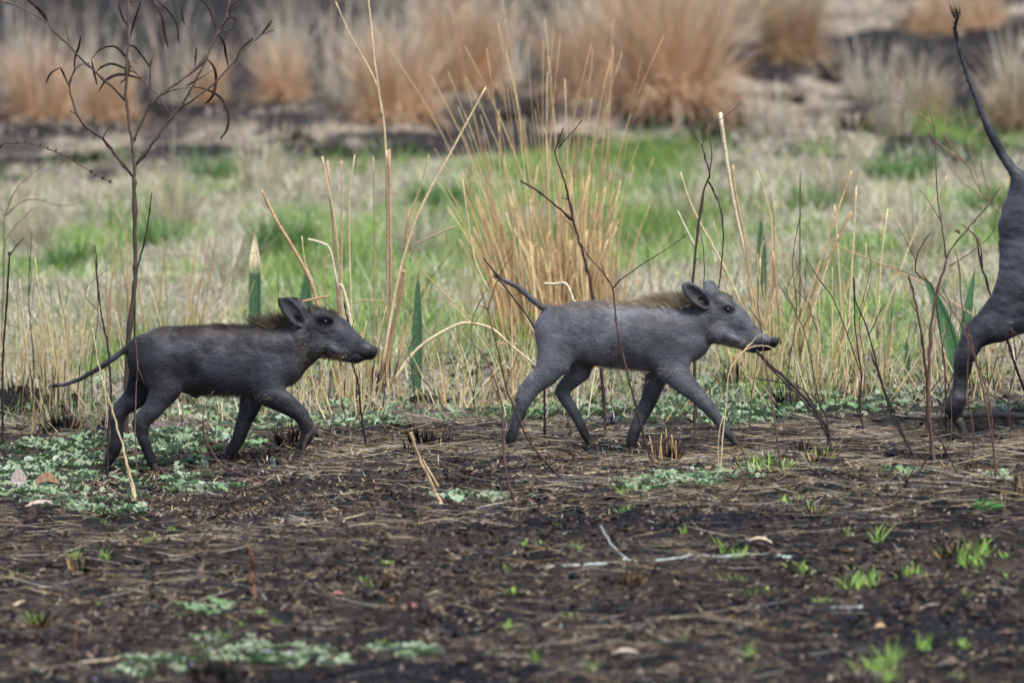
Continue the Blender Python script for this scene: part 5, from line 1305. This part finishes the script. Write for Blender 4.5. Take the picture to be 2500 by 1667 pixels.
for (lab, fx, fy, wd, hh, nn_) in [('pale stalks in the top left corner', 30, 240, 160, 260, 50), ('pale stalks left of the sapling top', 190, 260, 200, 240, 50), ('tall pale stalks just right of the sapling top', 420, 250, 220, 260, 60),
                             ('tall fan of pale pink stalks over the small round tussock', 690, 215, 80, 230, 90), ('pale stalks left of the wide rusty tussock', 830, 270, 180, 280, 60), ('pale stalks at the top above the centre gap', 1240, 200, 200, 220, 50),
                             ('pale stalks right of the central tussock tops', 1480, 150, 200, 200, 60), ('pale fan of dry grass below the yellowish tussock', 2120, 240, 260, 130, 120), ('pale tuft left of the raised tail top', 2180, 330, 180, 150, 90), ('pale weeds on the bare ground above the green strip', 1880, 330, 240, 100, 120)]:
    tussock(lab, (fx, fy), wd, hh, nn_, PALE + [(.60, .46, .36)], grp=PG, name='pale_grass_clump', cv=(-.1, .5), ln=(0, .35), wmul=1.3)
MG = 'pale straw tufts rising from the green strip'
for (lab, fx, fy, wd, hh, nn_) in [('pale straw tuft below the sapling fork', 430, 560, 200, 180, 160), ('pale straw tuft above the left piglet ear', 640, 470, 180, 160, 140), ('straw tuft left of the tall crossing straws', 560, 700, 160, 150, 120),
                                   ('straw tuft right of the central tussock, in green grass', 1650, 560, 180, 150, 150), ('straw tuft in the bright green strip at right', 2050, 500, 200, 150, 150), ('straw tuft under the wispy shrub', 2250, 620, 220, 170, 150), ('straw tuft at the left edge under the arching stem', 80, 600, 200, 170, 160), ('straw tuft behind the tall straws between the piglets', 1020, 620, 200, 160, 140)]:
    tussock(lab, (fx, fy), wd, hh, nn_, PALE + STRAW[:1], grp=MG, name='straw_tuft', cv=(0, .8), ln=(0, .6), wmul=.8)
GG = 'dark green grass tufts in the green strip'
for (lab, fx, fy, wd, hh, nn_) in [('dark green tuft right of the sapling trunk', 400, 600, 170, 90, 500), ('darkest green tuft beside the slanting tan stalk', 690, 620, 210, 130, 800), ('green tuft low left of the sapling', 160, 650, 170, 80, 400), ('green tuft below the burnt slope, left of centre', 530, 440, 160, 90, 450),
                                   ('green tuft behind the tall straws, mid height', 1080, 500, 240, 90, 500), ('green tuft right of the central tussock', 1620, 480, 180, 70, 400), ('dark green tuft under the wispy shrub branches', 2200, 440, 260, 100, 700), ('green tuft left of the grown warthog rump', 2400, 520, 160, 90, 400), ('dark green tuft in the bright strip at right', 1990, 510, 200, 80, 450)]:
    tussock(lab, (fx, fy), wd * 1.5, hh * .8, int(nn_ * .75), [(.09, .18, .055), (.13, .24, .08), (.18, .30, .11)], grp=GG, name='green_tuft', cv=(.1, 1.0), ln=(0, .7), wmul=.9)

# ------------------------------------------------------------------ burnt tufts
def burnt_tuft(label, px, py, wpx, hpx, n=90, warm=.15, green=0, straw=0, group='burnt grass tufts'):
    g = ground_pt(px, py); mpp = (32 + g[1]) / 32 / 997
    rt = root('burnt_tuft', g, label, 'burnt tuft', group)
    th = R.uniform(0, 6.28, n); rad = np.sqrt(R.rand(n)) * wpx * .4 * mpp
    b = np.stack([g[0] + rad * np.cos(th), g[1] + rad * np.sin(th), np.zeros(n)], 1); b[:, 2] = hgt(b[:, 0], b[:, 1]) - .004
    c = pick(CHAR[:2], n, .3) * .7; wm = R.rand(n) < warm; c[wm] = pick([(.30, .17, .08), (.40, .27, .14)], wm.sum(), .25)
    obj('charred_stubs', *blades(b, th + R.normal(0, .5, n), R.uniform(0, .75, n), R.uniform(.5, 1.45, n) * hpx * mpp, R.uniform(.003, .007, n), R.uniform(-.2, .5, n), 2, c, np.array(CHAR[0]), .5, taper=3), M_LITTER, rt, kind='stuff')
    # crown of ash and root under the stubs
    fl = Field(g - [wpx * .6 * mpp, wpx * .6 * mpp, .03], g + [wpx * .6 * mpp, wpx * .6 * mpp, hpx * mpp * .6], max(.003, wpx * mpp / 22))
    for _ in range(6):
        fl.ell(g + np.array([R.normal(0, .16) * wpx * mpp, R.normal(0, .12) * wpx * mpp, 0]), (wpx * .24 * mpp, wpx * .22 * mpp, hpx * .26 * mpp), None, .004)
    V, F, N = fl.surface(); V += N * ((fbm(V[:, 0] * 160, V[:, 2] * 200 + V[:, 1] * 90, 2, 3) - .5) * .006)[:, None]
    obj('root_crown', V, F, np.array([.020, .017, .017]), M_LITTER, rt, smooth=False)
    if green:
        m = green; t2 = R.uniform(0, 6.28, m); bb = g + np.stack([np.cos(t2) * wpx * .3 * mpp, np.sin(t2) * wpx * .3 * mpp, np.zeros(m)], 1)
        obj('green_shoots', *blades(bb, t2, R.uniform(0, .6, m), R.uniform(.6, 1.3, m) * hpx * mpp, .005, R.uniform(0, .8, m), 3, pick(FRESH, m, .2)), M_BLADE, rt, kind='stuff')
    if straw:
        for i in range(straw):
            a = R.normal(0, .15); L = R.uniform(.8, 1.6) * hpx * mpp; b0 = g + [R.normal(0, wpx * .22 * mpp), R.normal(0, .01), -.003]
            V, F = tube(catmull([b0, b0 + [math.sin(a) * L * .5, 0, L * .5], b0 + [math.sin(a) * L * 1.1, 0, L]], 2), [2.6 * mpp, 2.2 * mpp, 1 * mpp], 5)
            C = np.tile(pick([(.50, .34, .17), (.44, .28, .13), (.05, .035, .03)], 1, .2), (len(V), 1)); C[-1] = BLACKISH
            obj('straw_stub', V, F, C, M_STALK, rt, smooth=True)
burnt_tuft('broad black tuft under the burnt tipped straws at left', 150, 1050, 110, 50, 120)
burnt_tuft('black tuft behind the left piglet lifted front hoof', 712, 1088, 110, 48, 130)
burnt_tuft('low spiky black tuft at the left piglet far front hoof', 572, 1128, 80, 24, 70)
burnt_tuft('black tuft on open soil right of the left piglet', 1045, 1095, 120, 46, 130, warm=.1)
burnt_tuft('small black tuft left of the open soil tuft', 1000, 1115, 40, 34, 40)
burnt_tuft('black clod of stubs at the foot of the thin black stick', 910, 1092, 46, 20, 50)
burnt_tuft('straw and black stubs under the right piglet chest', 1628, 1135, 70, 60, 50, warm=.5, straw=16)
burnt_tuft('orange and black tuft right of the right piglet front hoof', 2005, 1128, 80, 34, 90, warm=.6, green=10)
burnt_tuft('black stubs left of the orange and black tuft', 1958, 1120, 34, 44, 50)
burnt_tuft('blackened tuft with green stalks behind the right piglet chest', 1788, 952, 60, 60, 70, straw=8)
burnt_tuft('spiky black tuft left of the leaning charred branch', 1925, 1000, 55, 60, 70)
burnt_tuft('small burnt tuft with green shoots, right foreground', 1992, 1262, 48, 34, 50, warm=.3, green=12)
burnt_tuft('brown stump tuft with pale blade, left foreground', 195, 1400, 60, 42, 70, warm=.3, green=5)
burnt_tuft('blurred dark tuft with yellow green shoots, lower left', 95, 1535, 60, 48, 60, warm=.3, green=10)
burnt_tuft('blurred brown tuft below the gap between the piglets', 925, 1440, 80, 34, 70, warm=.2, green=5)
burnt_tuft('rust brown tuft left of the foreground centre', 1000, 1295, 45, 22, 50, warm=.5)
burnt_tuft('black tuft in the right foreground with long green blades', 2335, 1365, 80, 44, 70, warm=.2, green=16, straw=3)
burnt_tuft('black lump of stubs at the bottom left among the flowers', 520, 1660, 110, 60, 90, warm=.05)
burnt_tuft('rusty tuft below the pale woolly runner', 1540, 1425, 90, 26, 70, warm=.7)
burnt_tuft('reddish burnt stubs at the right edge', 2490, 1200, 44, 50, 40, warm=.3)
burnt_tuft('dark stub clump behind the right piglet far hind leg', 1320, 945, 70, 30, 60)
burnt_tuft('dark stubs at the left edge behind the tail tip', 30, 985, 90, 50, 90)
BB = 'blurred black burnt clumps in the background'
for (lab, px_, py_, w_, h_) in [('black burnt clump behind the knotty forked twig', 1735, 345, 120, 56), ('black burnt clump right of the knotty forked twig, above the green', 2095, 325, 130, 60), ('small black clump above the green, between two forked twigs', 1660, 300, 90, 34),
        ('black burnt clump beside the middle of the raised tail', 2400, 290, 130, 36), ('dark clump among pale straw at top right', 2190, 205, 110, 40), ('dark clump below the yellowish tussock', 2030, 200, 90, 36), ('dark clump right of the largest orange tussock', 1815, 185, 100, 40),
        ('dark burnt clump right of the sapling, above the green', 705, 345, 130, 44), ('dark burnt clump left of the long crossing straws', 800, 390, 110, 44), ('dark clump behind the central tussock tops', 1270, 285, 130, 34), ('black hollow clump under the top tussocks left of centre', 840, 270, 90, 40),
        ('dark clump at the very top right of centre', 2230, 60, 120, 50), ('dark clump at upper right left of the small tan tussock', 1930, 245, 110, 34), ('dark clump at the left below the rusty tussock', 200, 400, 110, 36)]:
    burnt_tuft(lab, px_, py_, w_, h_, 90, warm=.08, group=BB)
burnt_tuft('brown tuft at the foot of the slanting pale straw', 345, 1240, 60, 28, 60, warm=.6, green=5)

def mound(label, px, py, wpx, hpx):
    g = ground_pt(px, py); mpp = (32 + g[1]) / 32 / 997; W_ = wpx * mpp; H_ = hpx * mpp
    fl = Field(g - [W_ * .75, W_ * .6, .04], g + [W_ * .75, W_ * .6, H_ * 1.5], .006)
    for _ in range(12): fl.ell(g + np.array([R.normal(0, .22) * W_, R.normal(0, .15) * W_, 0]), (W_ * .2, W_ * .17, H_ * R.uniform(.4, .8)), None, .015)
    V, F, N = fl.surface(); V += N * ((fbm(V[:, 0] * 90, V[:, 2] * 120 + V[:, 1] * 60, 3, 5) - .5) * .014)[:, None]
    tag(obj('burnt_mound', V, F, np.array([.016, .014, .014]), M_LITTER, None, origin=g), label, 'soil mound')
mound('black burnt soil mound at the left edge behind the left piglet tail tip', 25, 985, 230, 62)
mound('small black soil heap behind the gap between the piglets', 1065, 985, 130, 24)

# ------------------------------------------------------------------ fresh sprouts
rows = [(0, 1270, 'just below the hooves'), (1270, 1400, 'in the middle foreground'), (1400, 1520, 'in the lower foreground'), (1520, 1700, 'along the bottom edge')]
cols_ = [(0, 330, 'at far left'), (330, 640, 'under the left piglet'), (640, 1000, 'under the left piglet snout'), (1000, 1300, 'below the gap between piglets'), (1300, 1600, 'under the right piglet body'), (1600, 1900, 'under the right piglet head'), (1900, 2180, 'left of the thicket'), (2180, 2600, 'at far right')]
E_ = [(640, 590, 6, 26), (1070, 630, 5, 22), (470, 790, 6, 34), (650, 800, 7, 40), (215, 1215, 8, 40), (620, 1100, 5, 24), (1690, 1210, 8, 34), (1500, 1240, 7, 24), (1610, 1140, 6, 26), (930, 700, 9, 34), (1370, 1300, 12, 30), (120, 900, 14, 22)]
F_ = [(1110, 860, 7, 24), (1220, 705, 8, 22), (1310, 705, 9, 24), (1540, 755, 6, 44), (210, 950, 7, 22), (1160, 1030, 8, 36), (1120, 1230, 8, 26), (1490, 1180, 9, 26), (1580, 1250, 10, 18), (1030, 1400, 10, 22), (1280, 1430, 8, 44), (1560, 1460, 10, 28), (1640, 1490, 9, 24), (2210, 1310, 9, 20), (2210, 630, 5, 20), (1410, 598, 6, 14), (360, 820, 6, 12), (1860, 520, 8, 44), (340, 1350, 6, 34), (1830, 400, 8, 40)]
G_ = [(540, 455, 8, 28), (650, 445, 8, 26), (1040, 412, 4, 14), (640, 880, 14, 38), (770, 890, 8, 26), (1010, 980, 24, 60), (1330, 920, 14, 50), (1700, 850, 14, 60), (1770, 780, 12, 70), (240, 940, 10, 30), (270, 800, 10, 44), (380, 1020, 9, 30), (760, 1075, 9, 24), (510, 1235, 7, 18), (1110, 1500, 22, 60), (1240, 1440, 14, 70), (1670, 1030, 4, 20), (1430, 1350, 8, 50), (400, 240, 26, 44), (570, 240, 16, 26), (170, 780, 3, 80), (1130, 680, 7, 60), (940, 640, 5, 30), (1930, 800, 5, 40), (1180, 1570, 16, 50), (1600, 1560, 12, 30), (330, 1400, 10, 44), (1920, 930, 6, 26), (1640, 1330, 12, 24)]
L = [topx('E', a, b) + (n, h) for a, b, n, h in E_] + [topx('F', a, b) + (n, h) for a, b, n, h in F_] + [topx('G', a, b) + (n, h) for a, b, n, h in G_]
cells = {}
for (px, py, n, h) in L:
    rr = next(r[2] for r in rows if py < r[1]); cc = next(c[2] for c in cols_ if px < c[1])
    cells.setdefault((rr, cc), []).append((px, py, n, h))
ORD = {1: [''], 2: ['leftmost ', 'rightmost '], 3: ['leftmost ', 'middle ', 'rightmost '], 4: ['leftmost ', 'second from left ', 'third from left ', 'rightmost '], 5: ['leftmost ', 'second from left ', 'middle ', 'fourth from left ', 'rightmost '], 6: ['leftmost ', 'second ', 'third ', 'fourth ', 'fifth ', 'rightmost ']}
for (rr, cc), it in cells.items():
    it.sort()
    for q, (px, py, n, h) in enumerate(it):
        g = ground_pt(px, py); mpp = (32 + g[1]) / 32 / 997; m = max(14, n * 2)
        b = np.stack([R.normal(g[0], 1.1 * n * mpp, m), R.normal(g[1], 1.2 * n * mpp, m), np.zeros(m)], 1); b[:, 2] = hgt(b[:, 0], b[:, 1]) - .003
        kind = 'bushy' if n > 12 else ('tall bladed' if h > 38 else 'short')
        o = obj('grass_sprout', *blades(b, R.uniform(0, 6.28, m), R.uniform(0, .7, m), R.uniform(.45, 1.1, m) * h * mpp, R.uniform(.003, .006, m), R.uniform(.1, .9, m), 3, pick(FRESH + GREEN[:2] + [(.34, .42, .14)], m, .2), taper=2.2), M_BLADE, None, origin=g)
        o_ = ORD[len(it)][q] if len(it) <= 6 else 'number '
        tag(o, f'{o_}{kind} green grass sprout {cc}, {rr}', 'grass sprout', 'fresh green grass sprouts on the burnt soil')

# bright green herb at right
g = ground_pt(2412, 1246); n = 90; A = Acc()
th = R.uniform(0, 6.28, n); rad = np.sqrt(R.rand(n)) * .035
b = g + np.stack([rad * np.cos(th), rad * np.sin(th), R.uniform(0, .030, n) * (1 - rad / .05)], 1)
A.add(*blades(b, th, R.uniform(.5, 1.4, n), R.uniform(.008, .016, n), .009, .5, 3, pick([(.07, .25, .06), (.12, .33, .09)], n, .25), taper=3))
tag(obj('green_herb', *A.get(), M_BLADE, None, origin=g), 'bright green leafy herb on soil at the right edge', 'herb')

# ------------------------------------------------------------------ woolly creeping ground cover
HOOF_PX = [(376, 1150), (262, 1144), (556, 1120), (728, 1110), (1247, 1092), (1441, 1088), (1541, 1106), (1797, 1088)]
def cover():
    patches = [(1300, 1000, 2500, 70, .16), (300, 1130, 600, 120, .3), (190, 1150, 380, 70, .45), (160, 1215, 330, 60, .5), (560, 1010, 230, 60, 1.0), (480, 1085, 330, 55, .9), (620, 1040, 200, 40, 1.), (200, 1095, 330, 28, .7), (860, 1035, 260, 30, 1.0), (410, 1195, 340, 32, 1.0), (270, 1255, 160, 22, .9),
               (700, 1140, 70, 24, .9), (1260, 1015, 230, 30, 1.0), (1480, 1000, 300, 36, 1.0), (1700, 1000, 260, 50, 1.0), (1860, 1000, 330, 50, 1.0), (1790, 1035, 200, 30, 1.), (2080, 985, 300, 34, .9), (2270, 970, 200, 30, .7), (1740, 950, 200, 50, .8),
               (1640, 1180, 280, 30, .9), (1560, 1195, 110, 22, .6), (1160, 1222, 170, 20, .9), (1790, 1165, 180, 20, .6), (720, 1615, 300, 46, .4), (560, 1590, 220, 50, .3), (380, 1640, 200, 50, .3), (1000, 1600, 200, 24, .25), (500, 1500, 200, 30, .15), (60, 1180, 130, 80, 1.), (2210, 1160, 120, 18, .3), (2450, 1175, 120, 16, .3), (170, 985, 160, 20, .5), (250, 935, 120, 22, .5)]
    V = []; 
    bx = []; yaw = []
    for (cx, cy, wd, hh, den) in patches:
        ng = int(wd * hh * den * .0075 * (1 if hh > 40 else 1.25)) + 3
        for _ in range(ng):                       # creeping shoots: leaf pairs along a runner
            while True:
                a, b = R.uniform(-1, 1, 2)
                if a * a + b * b < 1: break
            px, py = cx + a * wd / 2, cy + b * hh / 2
            if any(abs(px - hx) < 42 and hy - 8 < py < hy + 75 for hx, hy in HOOF_PX): continue
            bx.append((px, py))
    bx = np.array(bx)
    ys = np.linspace(-8, 8, 400)
    n = len(bx)
    Yg = np.empty(n)
    PT = (CAM[None, None] + ((_f + ((bx[:, 0] - 1250) / FPX)[:, None] * _r - ((bx[:, 1] - 833.5) / FPX)[:, None] * _u)[:, None, :]) * (((ys - CAM[1])[None, :, None]) / (_f + ((bx[:, 0] - 1250) / FPX)[:, None] * _r - ((bx[:, 1] - 833.5) / FPX)[:, None] * _u)[:, None, 1:2]))
    G = PT[..., 2] - hgt(PT[..., 0], PT[..., 1]); k = np.argmax(G < 0, axis=1)
    P0 = PT[np.arange(n), k]
    C = []; Vs = []; Fs = []; cnt = 0
    A = Acc(); ST = Acc()
    for p in P0:
        d = R.uniform(0, 6.28); L = R.uniform(.03, .08); m = R.randint(3, 7)
        tint = pick([(.13, .20, .10), (.17, .23, .14), (.10, .17, .075), (.22, .27, .19), (.15, .17, .11)], 1, .2)[0] * 1.2
        up = R.uniform(0, .5)
        for j in range(m):
            t = j / m; q = p + np.array([math.cos(d) * L * t, math.sin(d) * L * t, 0]); q[2] = float(0) if False else p[2] + .004 + up * L * t * .5
            for sgn in (-1, 1):
                bx_.append((q, d + sgn * R.uniform(.6, 1.3), R.uniform(.55, 1.3), R.uniform(.0045, .0105) * (1.15 - .5 * t), tint * R.uniform(.8, 1.25)))
    return
bx_ = []
cover()
def leaves():
    n = len(bx_)
    q = np.array([b[0] for b in bx_]); yaw = np.array([b[1] for b in bx_]); tilt = np.array([b[2] for b in bx_]); sz = np.array([b[3] for b in bx_]); col = np.array([b[4] for b in bx_])
    # oval leaf: 8 rim points and a raised/cupped middle
    t = np.linspace(0, 2 * math.pi, 8, endpoint=False)
    lx = 1 - np.cos(t); ly = np.sin(t) * .78                      # along, across
    lz = .25 * (ly ** 2) + .12 * lx
    lx = np.append(lx, 1.0); ly = np.append(ly, 0); lz = np.append(lz, -.05)
    cx, sx = np.cos(yaw), np.sin(yaw); ct, st = np.cos(tilt), np.sin(tilt)
    # along axis: horizontal*sin(tilt) + up*cos(tilt)
    al = np.stack([cx * st, sx * st, ct], 1); ac = np.stack([-sx, cx, np.zeros(n)], 1); nm = np.cross(al, ac)
    V = q[:, None] + sz[:, None, None] * (al[:, None] * lx[None, :, None] + ac[:, None] * ly[None, :, None] + nm[:, None] * lz[None, :, None])
    T = np.array([[8, i, (i + 1) % 8] for i in range(8)])
    F = (np.arange(n)[:, None, None] * 9 + T[None]).reshape(-1, 3)
    C = np.repeat(col[:, None], 9, 1); C[:, :8] = C[:, :8] * 1.2 + .035; C[:, 8] *= .75
    obj('woolly_ground_cover', V.reshape(-1, 3), F, C.reshape(-1, 3), M_FUZZ, smooth=True, kind='stuff')
leaves()

# woolly spikes and violet flowers standing in the ground cover
SP = [('P1', 1122, 880, 26, 'woolly spike behind the left piglet belly'), ('P1', 1188, 1000, 26, 'woolly spike left of the far front leg of the left piglet'), ('P1', 915, 1080, 24, 'woolly spike right of the left piglet near hind leg'), ('P1', 1245, 930, 24, 'woolly spike touching the left piglet far front leg'),
      ('P1', 60, 1290, 22, 'woolly spike near the left edge of the leaf mat'), ('P1', 995, 1120, 22, 'woolly spike between hooves of the left piglet'), ('P1', 1105, 1200, 22, 'woolly spike on the soil edge under the left piglet'), ('P1', 1530, 1170, 20, 'woolly spike right of the low black tuft'),
      ('P2', 50, 1020, 24, 'woolly spike left of the right piglet hind leg'), ('P2', 115, 1040, 24, 'second woolly spike beside the right piglet hind leg'), ('P2', 430, 1110, 20, 'woolly spike between the right piglet hind legs'), ('P2', 1780, 900, 24, 'woolly spike before the tuft behind the right piglet chest'), ('P2', 1940, 1010, 24, 'woolly spike right of the tuft behind the right piglet chest')]
for (cr, u, v, r, lab) in SP:
    g = ground_pt(*topx(cr, u, v + 45)); A = Acc(); n = 90; t = R.rand(n); th = R.uniform(0, 6.28, n); H = .03
    rr = .0055 * np.sin((t * .8 + .15) * math.pi)
    b = g + np.stack([rr * np.cos(th) * .3, rr * np.sin(th) * .3, t * H], 1)
    A.add(*blades(b, th, R.uniform(.7, 1.2, n), rr + .003, .0035, -.4, 2, pick([(.26, .36, .28), (.34, .42, .36)], n, .2), taper=3))
    tag(obj('woolly_spike', *A.get(), M_FUZZ, None, origin=g), lab, 'flower spike', 'woolly flower spikes in the ground cover')
FL = [('E', 840, 1462, 'violet flower at the bottom left, left of two'), ('E', 925, 1452, 'violet flower at the bottom left, right of two'), ('E', 590, 1530, 'lowest violet flower near the bottom left'), ('E', 1190, 1450, 'violet flower above the black stub lump at the bottom'), ('E', 1310, 1372, 'violet flower on the upper end of the bottom leaf mat'), ('E', 1665, 1365, 'whitish violet flower on the right part of the bottom leaf mat'), ('E', 1800, 1368, 'violet flower farthest right on the bottom leaf mat'), ('P2', 975, 990, 'tiny lilac flower behind the right piglet belly'), ('P1', 960, 925, 'tiny lilac flower in the leaf mat behind the left piglet hind leg'), ('P1', 1100, 1140, 'tiny lilac flower in the leaf mat under the left piglet')]
for (cr, u, v, lab) in FL:
    px, py = topx(cr, u, v); g = ground_pt(px, py + 16); n = 9; mpp = (32 + g[1]) / 32 / 997
    rt = root('violet_flower', g, lab, 'flower', 'small violet flowers')
    c = g + [0, 0, 14 * mpp]
    V, F = tube(np.array([g - [0, 0, .004], g + [.001, 0, .007], c]), .0012, 5); obj('stem', V, F, np.array([.30, .38, .28]), M_FUZZ, rt)
    th = np.linspace(0, 6.28, n, endpoint=False); b = np.tile(c, (n, 1))
    obj('petals', *blades(b, th, 1.0, .007, .006, .3, 2, np.array([.62, .55, .85]), taper=3), M_BLADE, rt)

# ------------------------------------------------------------------ dead leaves
def dead_leaf(label, cr, u, v, wpx, hpx, col, curl=.5, ang=0.0, up=.6):
    px, py = topx(cr, u, v); g = ground_pt(px, py); mpp = (32 + g[1]) / 32 / 997
    L = wpx * mpp; W_ = hpx * mpp * 1.2; n, m = 12, 7
    s = np.linspace(0, 1, n); q = np.linspace(-1, 1, m)
    V = []; C = []
    for i in range(n):
        wf = math.sin(math.pi * (s[i] * .92 + .04)) ** .7
        for j in range(m):
            x = (s[i] - .5) * L; yv = q[j] * W_ * .5 * wf
            z = .004 + curl * W_ * .5 * (q[j] ** 2 * wf) + math.sin(s[i] * math.pi) * L * .10 + R.normal(0, .0006)
            zz = z + (yv + W_ * .5) * up; yy = yv * (1 - up * .6)
            xr = x * math.cos(ang) ; V.append(g + [xr, yy + x * math.sin(ang) * .5, zz + x * math.sin(ang) * .3])
            C.append(np.array(col) * (.7 if j == m // 2 else 1) * (1 + .25 * math.sin(i * 2.1 + j)))
    a = (np.arange(n - 1)[:, None] * m + np.arange(m - 1)[None]).ravel(); F = np.stack([a, a + m, a + m + 1, a + 1], 1)
    o = obj('dead_leaf', np.array(V), F, np.array(C), M_STALK, None, origin=g, smooth=True); tag(o, label, 'dead leaf', 'fallen dead leaves')
dead_leaf('pale purplish dead leaf standing in the leaf mat near the left edge', 'E', 115, 380, 38, 36, (.30, .25, .23), up=.9)
dead_leaf('curled brown dead leaf on the leaf mat near the left edge', 'E', 285, 378, 66, 26, (.22, .13, .08), curl=1.0, ang=.3, up=.7)
dead_leaf('flat pinkish tan dead leaf below the curled one at left', 'E', 250, 488, 82, 18, (.42, .32, .26), curl=.3, ang=.25, up=.35)
dead_leaf('small rust brown leaf behind the right piglet near front leg', 'P2', 1575, 1135, 26, 16, (.22, .11, .06), up=.8)
dead_leaf('small reddish leaf lying in the blurred foreground under the left piglet snout', 'E', 2095, 1035, 30, 12, (.28, .12, .10), up=.5)
dead_leaf('small reddish leaf lying right of the other red leaf in the foreground', 'F', 520, 1112, 32, 13, (.30, .11, .10), up=.5)
dead_leaf('tan leaf lying near the bottom right of centre', 'F', 1850, 1402, 70, 20, (.50, .42, .34), curl=.15, up=.2)
dead_leaf('small orange tan leaf at the bottom right', 'G', 1140, 1250, 26, 14, (.45, .30, .17), up=.5)
dead_leaf('grey brown dead leaf behind the left piglet near hind leg', 'P1', 820, 990, 48, 30, (.10, .08, .075), up=.5)
dead_leaf('forked tan leaf scrap right of the pale runner', 'G', 400, 715, 60, 16, (.45, .36, .26), ang=-.3, up=.3)
